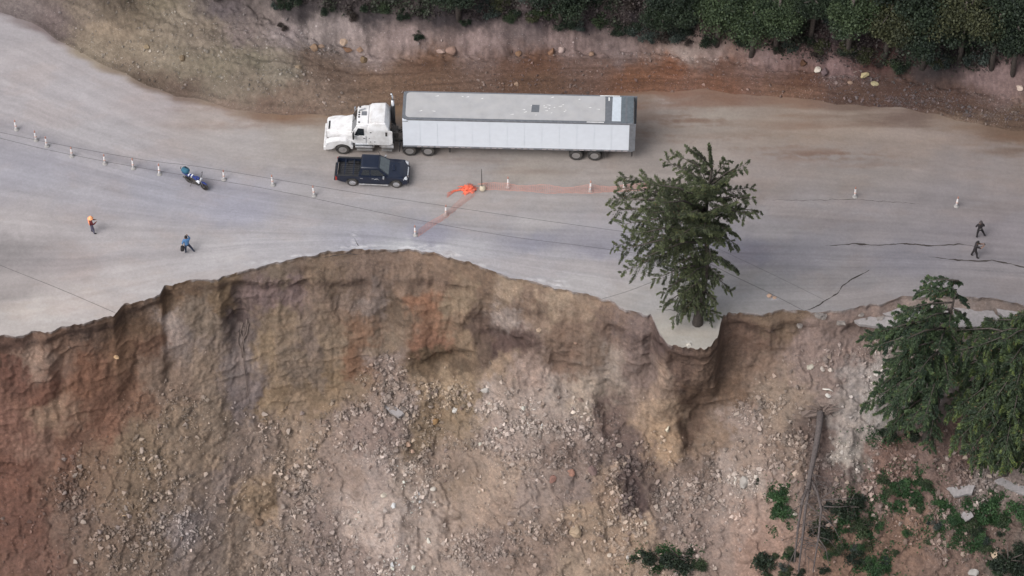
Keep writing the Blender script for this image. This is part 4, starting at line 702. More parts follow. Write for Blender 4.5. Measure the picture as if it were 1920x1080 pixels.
for k in range(60):
    t_ = r_.random(); u = 1517-12*t_+r_.uniform(-4, 20); v = 905+165*t_; du = r_.uniform(-48, 55); dv = r_.uniform(-8, 45); mb.tube([sp(u, v, 1.3), sp(u+du*.5, v+dv*.35, 1.5), sp(u+du, v+dv, .9+r_.uniform(-.5,.5))], [.028,.018,.008], 4)
mb.build('twigs', M_deadbark, dead, True)
mb = MB(); r_ = random.Random(3)
for k in range(70):
    u = 1538+r_.gauss(0, 17); v = 783+r_.gauss(0, 6); mb.tube([sp(1537,786,.7), sp(1537+(u-1537)*.5, (786+v)/2, .8+r_.uniform(-.2,.4)), sp(u, v, .5+r_.uniform(-.3,.6))], [.11,.06,.015], 5)
V, Fq = rock_shape(55, ICO2); bm2 = bmesh.new(); vs = [bm2.verts.new(Vector(v*np.array([1.15,.40,.55]))+sp(1536,783,.5)) for v in V]
for f_ in Fq: bm2.faces.new([vs[i] for i in f_])
mb.add(bm2); mb.build('root_plate', M_root, dead, False)
# hanging roots on the wall
hb, _ = slope_at(455, 600); hr = MB()
for pts in ([(462,598),(463,615),(458,628),(456,650),(459,690),(463,730),(470,756)],[(455,604),(452,622),(456,635),(455,660)],[(466,606),(463,625),(457,636)],[(449,622),(446,640),(452,652)],[(458,612),(459,630),(452,645),(454,670)]):
    hr.tube([slope_at(u, v)[0]+Vector((0,-.12,.10))-hb for u, v in pts], [.045-.003*i for i in range(len(pts))], 5)
o = hr.build('hanging_root', M_root, None, True, label='pale tangled roots hanging down the wall in the dark gully', cat='root'); o.location = hb
o = MB().tube([(0,0,0),(.2,-.1,.1),(.42,-.1,.1),(.7,-.25,.05)], [.05,.06,.05,.02], 6).build('white_stick', mat('bleached_wood', (.6,.57,.52), .8), None, True, label='short bleached stick lying beside a white stone above the dead tree', cat='stick'); o.location = slope_at(1543, 731)[0]+Vector((0,0,.12))
o = MB().tube([(0,0,0),(.4,.1,.1),(.9,.15,.05),(1.5,.0,.0)], [.05,.05,.04,.02], 6).build('branch', M_root, None, True, label='thin dry branch lying by the yellowish boulder on the verge', cat='branch'); o.location = hill_at(1600, 137)[0]+Vector((0,0,.12))

# ------------------------------------------------------------------ vehicles: materials
WH = mat('white_paint', (.70,.70,.71), .35, coat=.3, var=.04, dirt=(.33,.30,.27), dirta=.5)
TRS = mat('trailer_side', (.70,.74,.80), .45, var=.03, scale=2, dirt=(.62,.65,.70), dirta=.25)
TRR = mat('trailer_roof', (.36,.36,.37), .6, var=.08, scale=1.2, dirt=(.43,.42,.41), dirta=.5)
GRM = mat('galvanised', (.20,.21,.23), .5, .3, var=.15)
DGR = mat('dark_sealant', (.12,.13,.145), .6, var=.15)
TEAL = mat('grey_blue_sheet', (.10,.12,.135), .5, var=.2)
PALE = mat('pale_panel', (.48,.53,.58), .5, var=.06)
BLK = mat('black_plastic', (.02,.02,.022), .5); RUBR = mat('rubber', (.025,.024,.024), .85, dirt=(.16,.14,.12), dirta=.5); GL = mat('glass', (.018,.022,.026), .08, coat=.5)
GLW = mat('dusty_windscreen', (.07,.09,.10), .15, coat=.4)
CHR = mat('chrome', (.62,.63,.65), .22, .9, var=.08); ALU = mat('aluminium', (.48,.48,.49), .35, .7, var=.15, dirt=(.3,.27,.24), dirta=.6); STL = mat('chassis', (.035,.033,.032), .7, dirt=(.12,.10,.09), dirta=.6)
NAVY = mat('navy_paint', (.005,.010,.026), .30, coat=.15, var=.15, dirt=(.022,.025,.036), dirta=.4); ORL = mat('amber_lens', (.6,.2,.03), .3); REDL = mat('red_lens', (.30,.03,.02), .3); HL = mat('headlamp', (.7,.72,.75), .12, .2)
SPK = mat('white_splash', (.72,.72,.71), .8)
def wheel(parent, x, y, R=.5, w=.28, rim=.28, rm=ALU, side=-1, name='wheel', spokes=0, dual=False):
    wo = empty(name, (x, y, R)); wo.parent = parent; h = w/2
    MB().lathe([(rim, -h*.8), (rim+.03, -h), (R-.06, -h), (R-.015, -h*.75), (R, -h*.4), (R, h*.4), (R-.015, h*.75), (R-.06, h), (rim+.03, h), (rim, h*.8), (rim, -h*.8)], 28).build('tyre', RUBR, wo, True)
    mb = MB(); s = side; f = h*.55
    mb.lathe([(rim-.001, s*h*.86), (rim-.03, s*h*.80), (rim-.055, s*f*.3), (rim*.55, s*f*(.9 if not dual else -.2)), (rim*.35, s*f*(1.2 if not dual else .3)), (rim*.34, s*(h*1.0 if not dual else f*.8)), (rim*.12, s*(h*1.05 if not dual else f*.9)), (.0001, s*h*.9)], 24)
    if spokes:
        for k in range(spokes):
            a_ = 2*math.pi*k/spokes; c, q = math.cos(a_), math.sin(a_); d = Vector((-q, 0, c))*.035; p0 = Vector((c*.07, s*h*.95, q*.07)); p1 = Vector((c*(rim-.02), s*h*.9, q*(rim-.02)))
            mb.hull([p0+d, p0-d, p1+d*1.2, p1-d*1.2, p0+d+Vector((0,-s*.05,0)), p0-d+Vector((0,-s*.05,0)), p1+d*1.2+Vector((0,-s*.05,0)), p1-d*1.2+Vector((0,-s*.05,0))])
    mb.build('rim', rm, wo, False)
    if not spokes:
        mb = MB()
        for k in range(8):
            a_ = 2*math.pi*k/8; mb.lathe([(.024, 0), (.024, s*.02)], 6, (math.cos(a_)*rim*.72, s*f*(.55 if not dual else -.0), math.sin(a_)*rim*.72))
        mb.build('hand_hole', BLK, wo)
    return wo
def arch(cx, r, z0, n=10, a0=0, a1=180):   # points of a wheel opening, going from right to left
    return [(cx+r*math.cos(math.radians(a0+(a1-a0)*k/n)), z0+r*math.sin(math.radians(a0+(a1-a0)*k/n))) for k in range(n+1)]

# ------------------------------------------------------------------ the articulated truck; local +x = towards the trailer's rear, -y = the side we see
tb = P(612, 291, 0); ta = math.atan2((P(1113,301).y-P(643,290.5).y), (P(1113,301).x-P(643,290.5).x))
org = P(643, 290.5, 0); truck = empty('semi_truck', org + Vector((0,0,.0)), ta, label='white sleeper cab truck coupled to a long pale box trailer with grey roof', cat='truck')
# local frame: x=0 at the steering axle, near side tyre face y=0 ; body centre line y=+1.2
CY = 1.22
def T_(mb, name, m, par=truck, smooth=False, **k): return mb.build(name, m, par, smooth, **k)
def sym(f):            # run for near(-1) and far(+1) side, giving the y of that side
    for s in (-1, 1): f(s)
# hood
mb = MB(); y0, y1 = CY-.62, CY+.62
mb.hull([(-1.12, CY-.48, 1.0), (-1.12, CY+.48, 1.0), (-1.12, CY-.52, 1.72), (-1.12, CY+.52, 1.72), (-.95, CY-.50, 1.80), (-.95, CY+.50, 1.80), (.68, CY-.80, 2.08), (.68, CY+.80, 2.08), (.68, CY-.98, 1.75), (.68, CY+.98, 1.75), (.68, CY-.95, .95), (.68, CY+.95, .95)], .05); T_(mb, 'hood', WH)
MB().hull([(-1.16,CY-.40,.95),(-1.16,CY+.40,.95),(-1.14,CY-.42,1.62),(-1.14,CY+.42,1.62),(-1.06,CY-.44,1.0),(-1.06,CY+.44,1.0),(-1.06,CY-.44,1.66),(-1.06,CY+.44,1.66)]).build('grille', BLK, truck)
MB().hull([(-1.02,CY-.36,1.815),(-1.02,CY+.36,1.815),(-.90,CY-.38,1.835),(-.90,CY+.38,1.835),(-1.02,CY-.36,1.7),(-.9,CY+.38,1.7)]).build('hood_intake', BLK, truck)
for s in (-1, 1):
    ya, yb_ = (0.0, .42) if s < 0 else (2*CY-.42, 2*CY)
    prof = [(.72,.62)] + arch(0, .60, .52, 12, 10, 165) + [(-.80,.55),(-1.18,.50),(-1.22,.95),(-1.15,1.25),(-.75,1.42),(-.2,1.50),(.25,1.44),(.60,1.20),(.76,.9)]
    MB().prism(prof, ya, yb_, .05).build('fender', WH, truck)
    MB().hull([(-1.235, ya+.04, .98),(-1.235, yb_-.04, .98),(-1.19, ya+.03, 1.16),(-1.19, yb_-.04, 1.16),(-1.0, ya-.01, 1.0),(-1.0, ya-.01 if s<0 else yb_+.01, 1.2),(-1.15, ya, 1.0),(-1.0,yb_,1.1)], .01).build('headlight', HL, truck)
MB().box(-1.36,-1.16,CY-1.12,CY+1.12,.34,.72,.06).build('bumper', WH, truck)
MB().box(-1.372,-1.30,CY-1.05,CY-.75,.44,.58,.01).build('fog_light', BLK, truck)
# cab + sleeper
mb = MB(); mb.hull([(.62,CY-.98,1.05),(.62,CY+.98,1.05),(.62,CY-.96,1.9),(.62,CY+.96,1.9),(1.05,CY-.90,2.78),(1.05,CY+.90,2.78),(1.55,CY-.97,2.90),(1.55,CY+.97,2.90),(1.8,CY-1.02,1.05),(1.8,CY+1.02,1.05),(1.8,CY-1.0,2.8),(1.8,CY+1.0,2.8)], .05); T_(mb, 'cab', WH)
MB().hull([(1.78,CY-1.10,.98),(1.78,CY+1.10,.98),(1.78,CY-1.10,2.55),(1.78,CY+1.10,2.55),(1.82,CY-.98,2.92),(1.82,CY+.98,2.92),(2.25,CY-1.00,3.12),(2.25,CY+1.00,3.12),(3.30,CY-1.14,2.60),(3.30,CY+1.14,2.60),(3.30,CY-1.14,1.02),(3.30,CY+1.14,1.02),(3.05,CY-1.02,3.15),(3.05,CY+1.02,3.15)], .06).build('sleeper', WH, truck)
MB().hull([(1.02,CY-.84,2.80),(1.02,CY+.84,2.80),(1.05,CY-.80,2.93),(1.05,CY+.80,2.93),(1.85,CY-.88,3.02),(1.85,CY+.88,3.02),(1.85,CY-.92,2.85),(1.85,CY+.92,2.85)], .05).build('roof', WH, truck)
MB().hull([(1.88,CY-.80,3.0),(1.88,CY+.80,3.0),(2.05,CY-.86,3.22),(2.05,CY+.86,3.22),(3.0,CY-.92,3.24),(3.0,CY+.92,3.24),(3.12,CY-.96,3.05),(3.12,CY+.96,3.05),(1.9,CY-.9,2.98),(1.9,CY+.9,2.98)], .05).build('roof_fairing', WH, truck)
for s in (-1,1): MB().hull([(3.28,CY+s*1.13,1.05),(3.28,CY+s*1.13,2.60),(3.55,CY+s*1.16,1.2),(3.55,CY+s*1.15,2.5),(3.28,CY+s*1.10,1.05),(3.28,CY+s*1.10,2.6),(3.55,CY+s*1.13,1.2),(3.55,CY+s*1.12,2.5)]).build('side_fairing', WH, truck)
for s in (-1, 1):   # split windscreen
    a_, b_ = (CY+s*.05), (CY+s*.86)
    MB().hull([(.63,a_,1.98),(.65,b_,1.95),(1.00,a_,2.73),(1.02,CY+s*.80,2.70),(.60,a_,1.98),(.62,b_,1.96),(.98,a_,2.75),(1.0,CY+s*.80,2.72)]).build('windscreen', GL, truck)
for s in (-1, 1):
    y = CY+s*1.0; d = s*.03
    MB().hull([(.86,y,1.92),(1.55,y,1.92),(1.55,CY+s*.965,2.58),(1.12,CY+s*.945,2.58),(.86,y+d,1.92),(1.55,y+d,1.92),(1.55,CY+s*.965+d,2.58),(1.12,CY+s*.945+d,2.58)]).build('side_window', GL, truck)
    dr = MB().hull([(.78,y-d*2,1.08),(1.66,y+d*1.2,1.08),(1.66,y+d*1.2,1.88),(.78,y-d*2,1.88),(.78,y+d*1.2,1.08),(1.66,y+d*2.4,1.08),(1.66,y+d*2.4,1.88),(.78,y+d*1.2,1.88)],.01).build('door', WH, truck)
    MB().box(1.48,1.62,y+d*2.4-.02,y+d*2.4+.02,1.62,1.67).build('handle', BLK, dr)
    mr_ = MB(); mr_.box(.74,.86,CY+s*1.22-.10,CY+s*1.22+.10,1.75,2.35,.03); mr_.tube([(.85,CY+s*.98,2.4),(.80,CY+s*1.2,2.3)],.02,6); mr_.tube([(.85,CY+s*.98,1.75),(.80,CY+s*1.2,1.8)],.02,6); mr_.build('mirror', BLK if s < 0 else CHR, truck)
for k in range(5): MB().lathe([(.07,0),(.07,.05),(.05,.07)], 10, (1.18+ (.03 if k in (0,4) else 0), CY+(-.72,-.22,0,.22,.72)[k], 2.93), 'Z').build('marker_light', BLK, truck)
MB().box(1.35,1.72,CY-.1,CY+.26,2.99,3.035,.01).build('roof_hatch', GRM, truck)
MB().tube([(1.15,CY+.35,3.0),(1.6,CY+.5,3.04)], [.05,.07], 8).build('horn', CHR, truck)
# worn spots
mb = MB(); r_ = random.Random(9)
for k in range(16):
    x = r_.uniform(.8, 3.2); z = r_.uniform(1.3, 2.4); y = CY-1.105 if x > 1.8 else CY-1.03; sz_ = r_.uniform(.02,.06); mb.box(x-sz_,x+sz_*1.5,y-.012,y+.03,z-sz_,z+sz_)
mb.build('scuff_mark', STL, truck)
MB().box(2.5,2.78,CY-1.118,CY-1.09,2.22,2.34,.0).build('sleeper_vent', GRM, truck); MB().box(3.05,3.2,CY-1.15,CY-1.12,2.0,2.4,.0).build('sleeper_lamp', STL, truck)
# steps, tank, chassis, stacks
MB().lathe([(.001,.0),(.30,.01),(.33,.05),(.33,1.35),(.30,1.39),(.001,1.4)], 20, (.85,.45,.78), 'X').build('fuel_tank', CHR, truck); MB().lathe([(.001,.0),(.30,.01),(.33,.05),(.33,1.35),(.30,1.39),(.001,1.4)], 20, (.85,2*CY-.45,.78), 'X').build('fuel_tank', CHR, truck)
for z, x0, x1 in ((.42,1.0,2.1),(.74,.9,2.1),(.42,2.75,3.5),(.74,2.75,3.6)): MB().box(x0,x1,.06,.26,z,z+.06,.01).build('step', ALU, truck)
MB().box(2.6,3.6,.2,.7,.70,1.0,.02).build('battery_box', ALU, truck)
for s in (-1,1): MB().box(-1.0,6.9,CY+s*.43-.05,CY+s*.43+.05,.72,.98).build('frame_rail', STL, truck)
mb = MB(); mb.box(3.35,3.7,CY-.9,CY+.9,.9,1.15); mb.box(3.4,3.9,CY-.35,CY+.35,.98,1.5,.03); mb.tube([(3.4,CY,2.2),(3.9,CY,1.5),(4.4,CY,1.9)],.03,6); mb.tube([(3.4,CY-.2,2.2),(3.8,CY-.2,1.3),(4.4,CY-.2,1.8)],.03,6); mb.build('coupling', STL, truck)
MB().hull([(4.5,CY-.5,1.02),(4.5,CY+.5,1.02),(6.4,CY-.45,1.02),(6.4,CY+.45,1.02),(4.5,CY-.5,1.15),(4.5,CY+.5,1.15),(6.4,CY-.45,1.12),(6.4,CY+.45,1.12)]).build('fifth_wheel', STL, truck)
ex = MB(); ex.tube([(3.50,CY+.85,1.0),(3.50,CY+.85,2.3),(3.50,CY+.85,3.6)],.11,12); ex.tube([(3.50,CY+.85,3.5),(3.50,CY+.85,4.0),(3.42,CY+.85,4.30)],.07,12); e_ = ex.build('exhaust_stack', CHR, truck, True)
MB().lathe([(.16,1.2),(.16,3.1)],14,(3.50,CY+.85,0),'Z').build('heat_shield', BLK, e_)
MB().box(3.42,3.62,CY-.95,CY+.95,1.15,1.35,.02).build('catwalk', BLK, truck)
for x in (0,): 
    wheel(truck, x, .17, .50, .30, .29, ALU, -1); wheel(truck, x, 2*CY-.17, .50, .30, .29, ALU, 1)
for x in (4.72, 6.02):
    for s, y in ((-1,.30),(1,2*CY-.30)): wheel(truck, x, y, .50, .56, .29, ALU, s, dual=True)
MB().box(4.0,4.06,.1,.7,.35,1.05).build('mud_flap', BLK, truck); 
for s in (-1,1):
    y=.30 if s<0 else 2*CY-.30
    MB().prism([(4.72+.60*math.cos(math.radians(a_)), .52+.60*math.sin(math.radians(a_))) for a_ in range(150,20,-10)]+[(4.72+.57*math.cos(math.radians(a_)), .52+.57*math.sin(math.radians(a_))) for a_ in range(20,151,10)], y-.29, y+.29).build('mudguard', BLK, truck)
# trailer
X0, X1, Z0, Z1 = 4.28, 20.48, 1.12, 4.08; W0, W1 = CY-1.30, CY+1.30
box_ = MB().box(X0+.02,X1-.10,W0+.02,W1-.02,Z0+.05,Z1-.05).build('trailer_box', TRS, truck)
np_ = 13; xs_ = np.linspace(X0+.03, X1-.30, np_+1)
for s, yw in ((-1, W0),(1, W1)):
    for k in range(np_): MB().box(xs_[k]+.006, xs_[k+1]-.006, min(yw-.004*s*-1, yw+.03*-s), max(yw-.004*s*-1, yw+.03*-s), Z0+.16, Z1-.14, .003).build('side_panel', TRS, box_)
for s, yw in ((-1, W0),(1, W1)):
    MB().box(X0,X1-.02,yw-.02,yw+.02,Z0,Z0+.15,.01).build('lower_rail', GRM, box_); MB().box(X0+.3,X1-.02,yw-.018,yw+.018,Z1-.13,Z1+.012,.01).build('upper_rail', GRM, box_)
    MB().box(X1-.30,X1-.005,yw-.016,yw+.02,Z0+.152,Z1-.132,.005).build('rear_post', GRM, box_)
FST = mat('faded_strip',(.42,.37,.37),.6)
for k in range(34):
    if k % 5 != 4: MB().box(X0+1.0+k*.44,X0+1.3+k*.44,W0-.026,W0-.018,Z0+.05,Z0+.11).build('reflective_strip', FST, box_)
def rrect(x0,x1,y0,y1,r,n=6,rr=True):
    p = []
    for cx,cy,a0,rd in ((x1,y1,0,.02),(x0,y1,90,r),(x0,y0,180,r),(x1,y0,270,.02)):
        cx2 = cx-rd if a0 in (0,270) else cx+rd; cy2 = cy-rd if a0 in (0,90) else cy+rd
        for k in range(n+1): a_ = math.radians(a0+90*k/n); p.append((cx2+rd*math.cos(a_), cy2+rd*math.sin(a_)))
    return p
def plate(pts, z0, z1):
    b = MB(); f0=[b.bm.verts.new((x,y,z0)) for x,y in pts]; f1=[b.bm.verts.new((x,y,z1)) for x,y in pts]; n=len(pts); b.bm.faces.new(f0[::-1]); b.bm.faces.new(f1)
    for i in range(n): b.bm.faces.new((f0[i],f0[(i+1)%n],f1[(i+1)%n],f1[i]))
    return b
plate(rrect(X0,X1-.02,W0+.005,W1-.005,.22), Z1-.06, Z1+.006).build('roof_border', DGR, box_)
rf = plate(rrect(X0+.22,X1-2.02,W0+.16,W1-.10,.30), Z1, Z1+.018).build('roof_skin', TRR, box_)
plate([(X0+9.0,CY-.42),(X0+9.55,CY-.42),(X0+9.58,CY+.26),(X0+9.05,CY+.26)], Z1+.012, Z1+.03).build('roof_patch', DGR, box_)
plate([(X1-1.98,W0+.16),(X1-1.58,W0+.16),(X1-1.55,W1-.1),(X1-1.9,W1-.1)], Z1, Z1+.015).build('roof_seam', DGR, box_)
plate([(X1-1.55,W0+.2),(X1-.92,W0+.2),(X1-.90,W1-.12),(X1-1.50,W1-.12)], Z1, Z1+.02).build('pale_roof_panel', PALE, box_)
plate([(X1-.88,W0+.06),(X1-.04,W0+.06),(X1-.04,W1-.06),(X1-.86,W1-.06)], Z1, Z1+.014).build('rear_roof_panel', TEAL, box_)
plate([(X1-.62,W0+.10),(X1-.48,W0+.10),(X1-.46,W1-.10),(X1-.60,W1-.10)], Z1+.01, Z1+.024).build('roof_strap', DGR, box_)
plate([(X1-1.80,W1-.5),(X1-1.72,W1-.5),(X1-1.72,W1-.18),(X1-1.80,W1-.18)], Z1+.01, Z1+.03).build('roof_tab', SPK, box_)
for x0_, x1_, y_ in ((X1-3.3,X1-2.1,W0+.07),(X1-2.4,X1-1.0,W1-.04)): MB().box(x0_,x1_,y_-.03,y_+.02,Z1+.004,Z1+.03).build('white_trim', SPK, box_)
mb = MB(); r_ = random.Random(31)
for k in range(26):
    x = r_.choice([r_.uniform(X0+.6,X1-2.4), r_.uniform(X0+9,X0+12)]); y = r_.uniform(W0+.3,W1-.3); l = r_.uniform(.04,.14); a_ = r_.uniform(-.6,.9)
    mb.hull([(x+l*math.cos(a_)+dx,y+l*math.sin(a_)+dy,Z1+.018+dz) for dx in (-.03,.02) for dy in (-.02,.02) for dz in (0,.006)]+[(x-l,y,Z1+.018),(x-l,y,Z1+.024)])
mb.build('roof_splash', SPK, box_)
mb = MB().box(X0+.02,X0+.40,W0-.022,W0-.012,Z1-.26,Z1-.2); mb.build('front_mark', DGR, box_)
for s in (0,1):
    y_a, y_b = (W0+.03, CY-.01) if s == 0 else (CY+.01, W1-.03)
    dd_ = MB().box(X1-.09,X1-.03,y_a,y_b,Z0+.15,Z1-.16,.01).build('rear_door', GRM, truck)
    for f_ in (.3,.7): y = y_a+(y_b-y_a)*f_; MB().tube([(X1,y,Z0+.1),(X1,y,Z1-.15)],.03,6).build('lock_rod', ALU, dd_)
MB().box(X1-.05,X1+.14,W0-.01,W0+.06,Z0+.1,Z1-.06,.01).build('door_edge', GRM, truck); MB().box(X1-.05,X1+.22,W1-.08,W1,Z0+.1,Z1,.01).build('door_edge', DGR, truck)
MB().box(X1-.12,X1,W0+.1,W1-.1,.50,.62,.01).build('underride_bar', STL, truck)
for y in (W0+.4, W1-.4): MB().box(X1-.11,X1-.03,y-.05,y+.05,.55,Z0+.05).build('underride_post', STL, truck)
mb = MB()
for x in np.arange(X0+.6, X1-.2, .6): mb.box(x-.04,x+.04,W0+.1,W1-.1,Z0-.08,Z0+.06)
mb.build('cross_member', STL, truck)
for y in (CY-.95, CY+.95): MB().box(X0+3.2,X0+3.36,y-.08,y+.08,.30,Z0+.02,.01).build('landing_leg', STL, truck)
for s in (-1,1): MB().box(15.5,19.0,CY+s*.55-.06,CY+s*.55+.06,.85,1.1).build('bogie_rail', STL, truck)
for x in (16.48, 17.78):
    for s, y in ((-1,.22),(1,2*CY-.22)): wheel(truck, x, y, .50, .54, .29, ALU, s, dual=True)
MB().box(18.5,18.54,.0,.6,.25,1.1).build('mud_flap', BLK, truck); MB().box(18.5,18.54,2*CY-.6,2*CY,.25,1.1).build('mud_flap', BLK, truck)

# ------------------------------------------------------------------ pickup; local +x = its front, -y = side we see, y=0 near tyre face
pb = P(661, 349.5, 0); pe = P(742, 352.8, 0); pa = math.atan2(pe.y-pb.y, pe.x-pb.x)
pk = empty('pickup_truck', pb, pa, label='dark navy double cab pickup with open bed parked beside the white truck', cat='pickup')
PW = 1.80; C_ = PW/2; WB = 3.08
prof = [(-1.10,.62),(-1.16,.95),(-1.10,1.06),(.50,1.08),(2.42,1.08),(3.55,1.02),(3.86,.84),(3.90,.62),(3.84,.42)] + arch(WB,.46,.40,10,0,180) + [(2.55,.36),(.55,.34)] + arch(0,.46,.40,10,0,180) + [(-.7,.46)]
for y_a, y_b in ((0,.14),(PW-.14,PW)): MB().prism(prof, y_a, y_b, .025).build('side_body', NAVY, pk)
MB().box(-1.06,.46,.14,PW-.14,.60,.66).build('bed_floor', BLK, pk)
mb = MB()
for k in range(7): mb.box(-1.0,.42,.32+k*.18,.38+k*.18,.66,.68)
mb.build('bed_rib', mat('bed_liner',(.05,.05,.055),.7), pk)
MB().box(-1.15,-1.09,.06,PW-.06,.60,1.06,.015).build('tailgate', NAVY, pk)
for y in (.14,PW-.14): MB().box(-.38,.38,y-.0 if y<1 else y-.2, y+.2 if y<1 else y,.66,.84,.04).build('wheel_housing', BLK, pk)
for x in (-.55,.05): MB().box(x-.04,x+.04,.14,PW-.14,.98,1.02,.01).build('bed_bar', NAVY, pk)
for y in (.07, PW-.07): MB().box(-1.08,.46,y-.07,y+.07,1.062,1.10,.015).build('bed_rail', BLK, pk)
MB().hull([(.46,.14,.36),(.46,PW-.14,.36),(2.5,.14,.36),(2.5,PW-.14,.36),(.46,.14,1.07),(.46,PW-.14,1.07),(2.5,.14,1.07),(2.5,PW-.14,1.07)]).build('cabin_floor', NAVY, pk)
MB().hull([(2.40,.12,.5),(2.40,PW-.12,.5),(3.80,.14,.5),(3.80,PW-.14,.5),(2.40,.06,1.09),(2.40,PW-.06,1.09),(3.50,.14,1.05),(3.50,PW-.14,1.05),(3.84,.30,.86),(3.84,PW-.30,.86),(2.45,.35,1.15),(2.45,PW-.35,1.15),(3.3,.42,1.12),(3.3,PW-.42,1.12)], .03).build('hood', NAVY, pk)
MB().box(2.75,3.0,C_-.28,C_+.28,1.13,1.19,.03).build('hood_scoop', NAVY, pk)
# greenhouse
def gh_(inset, zt=1.78): return [(.44,.08+inset,1.06),(.44,PW-.08-inset,1.06),(2.62,.08+inset,1.06),(2.62,PW-.08-inset,1.06),(.62,.24+inset,zt-.06),(.62,PW-.24-inset,zt-.06),(1.86,.26+inset,zt-.04),(1.86,PW-.26-inset,zt-.04),(.72,.34,zt),(.72,PW-.34,zt),(1.72,.36,zt),(1.72,PW-.36,zt)]
MB().hull(gh_(0), .025).build('cab', NAVY, pk)
def quad_glass(name, P4, nrm, m=GL):
    n_ = Vector(nrm)*.012; return MB().hull([Vector(p)+n_ for p in P4]+[Vector(p)-n_*.5 for p in P4]).build(name, m, pk)
for s in (-1,1):
    yy_ = lambda z: (.08+.16*(z-1.06)/.66) if s < 0 else PW-(.08+.16*(z-1.06)/.66)
    quad_glass('rear_window', [(.62,yy_(1.14),1.14),(1.22,yy_(1.14),1.14),(1.22,yy_(1.60),1.60),(.76,yy_(1.60),1.60)], (0,s,.25))
    quad_glass('front_window', [(1.30,yy_(1.14),1.14),(2.32,yy_(1.14),1.14),(1.84,yy_(1.62),1.62),(1.30,yy_(1.62),1.62)], (0,s,.25))
quad_glass('windscreen', [(2.54,.22,1.14),(2.54,PW-.22,1.14),(1.93,.34,1.70),(1.93,PW-.34,1.70)], (.68,0,.73), GLW)
quad_glass('back_window', [(.455,.32,1.2),(.455,PW-.32,1.2),(.59,.38,1.62),(.59,PW-.38,1.62)], (-1,0,.2))
for y, s in ((0,-1),(PW,1)):
    for x_a, x_b, hx in ((.50,1.24,.56),(1.27,2.36,1.36)):
        d_ = MB().box(x_a,x_b,y-.012,y+.012,.44,1.05,.01).build('door', NAVY, pk); MB().box(hx,hx+.20,y+s*.012-.014,y+s*.012+.014,.90,.94,.008).build('handle', CHR, d_)
    MB().tube([(.45,y+s*.05,.33),(2.52,y+s*.05,.33)],.045,8).build('side_step', ALU, pk)
    MB().box(2.16,2.28,y+s*.10-.10,y+s*.10+.10,1.08,1.24,.03).build('mirror', CHR, pk)
    MB().hull([(3.84,y-s*.02,.74),(3.58,y+s*.004,.86),(3.60,y+s*.004,.98),(3.88,y-s*.30,.74),(3.80,y-s*.36,.90),(3.70,y-s*.25,.97),(3.85,y-s*.05,.86)],.005).build('headlight', HL, pk)
    MB().box(-1.18,-1.06,y-.05 if s<0 else y-.08,y+.08 if s<0 else y+.05,.66,.98,.01).build('tail_light', REDL, pk)
MB().hull([(3.88,C_-.45,.62),(3.88,C_+.45,.62),(3.84,C_-.42,.86),(3.84,C_+.42,.86),(3.93,C_-.38,.66),(3.93,C_+.38,.66),(3.90,C_-.36,.84),(3.90,C_+.36,.84)]).build('grille', CHR, pk)
MB().hull([(3.78,.04,.36),(3.78,PW-.04,.36),(3.98,.22,.38),(3.98,PW-.22,.38),(3.78,.03,.64),(3.78,PW-.03,.64),(3.97,.25,.62),(3.97,PW-.25,.62)],.03).build('front_bumper', NAVY, pk)
MB().box(-1.30,-1.14,.12,PW-.12,.44,.58,.03).build('rear_bumper', BLK, pk)
MB().tube([(1.9,PW-.3,1.72),(1.75,PW-.28,2.15)],.012,5).build('antenna', BLK, pk)
# round door emblem: white disc, dark ring and small mark
em = MB().lathe([(.001,0),(.185,0),(.185,-.022),(.001,-.022)],28,(1.72,-.012,.74)).build('door_emblem', SPK, pk)
MB().lathe([(.172,-.022),(.184,-.022),(.184,-.026),(.172,-.026)],28,(1.72,-.012,.74)).build('emblem_ring', NAVY, em)
MB().hull([(1.69,-.040,.715),(1.75,-.040,.715),(1.74,-.040,.765),(1.70,-.040,.765),(1.69,-.033,.715),(1.75,-.033,.715),(1.74,-.033,.765),(1.70,-.033,.765)]).build('emblem_mark', GLW, em)
for x in (0, WB):
    for s, y in ((-1,.11),(1,PW-.11)): wheel(pk, x, y, .385, .25, .235, CHR, s, spokes=6)
    MB().box(x-.42,x+.42,.26,PW-.26,.25,.62).build('axle_well', BLK, pk)

# ------------------------------------------------------------------ motorcycle (wheelbase 1.35, local +x = front)
mb0, mb1 = P(354.5, 341.5), P(381.5, 354.5); ma = math.atan2(mb1.y-mb0.y, mb1.x-mb0.x)
BLU = mat('blue_plastic', (.02,.04,.20), .35, coat=.2); TEALB = mat('teal_fabric', (.025,.11,.17), .8); WHP = mat('white_plastic', (.72,.74,.78), .4)
mo = empty('motorcycle', mb0, ma, label='blue and white trail motorcycle parked alone between the cones', cat='motorcycle')
for x in (0, 1.33):
    wo = empty('wheel', (x, 0, .33)); wo.parent = mo
    MB().lathe([(.25,-.045),(.30,-.055),(.33,-.02),(.33,.02),(.30,.055),(.25,.045),(.25,-.045)],26).build('tyre', RUBR, wo, True)
    m_ = MB(); m_.lathe([(.235,-.025),(.25,-.03),(.25,.03),(.235,.025),(.235,-.025)],26); m_.lathe([(.001,-.05),(.05,-.05),(.05,.05),(.001,.05)],12)
    for k in range(10): a_ = k*math.pi/5; m_.tube([(.04*math.cos(a_),0,.04*math.sin(a_)),(.24*math.cos(a_),0,.24*math.sin(a_))],.006,4)
    m_.build('rim', ALU, wo)
m_ = MB()
for y in (-.09,.09): m_.tube([(1.33,y,.33),(1.12,y,.80),(1.05,y,1.0)],.028,8)
m_.tube([(1.05,-.1,.98),(1.05,.1,.98)],.03,8); m_.build('fork', ALU, mo, True)
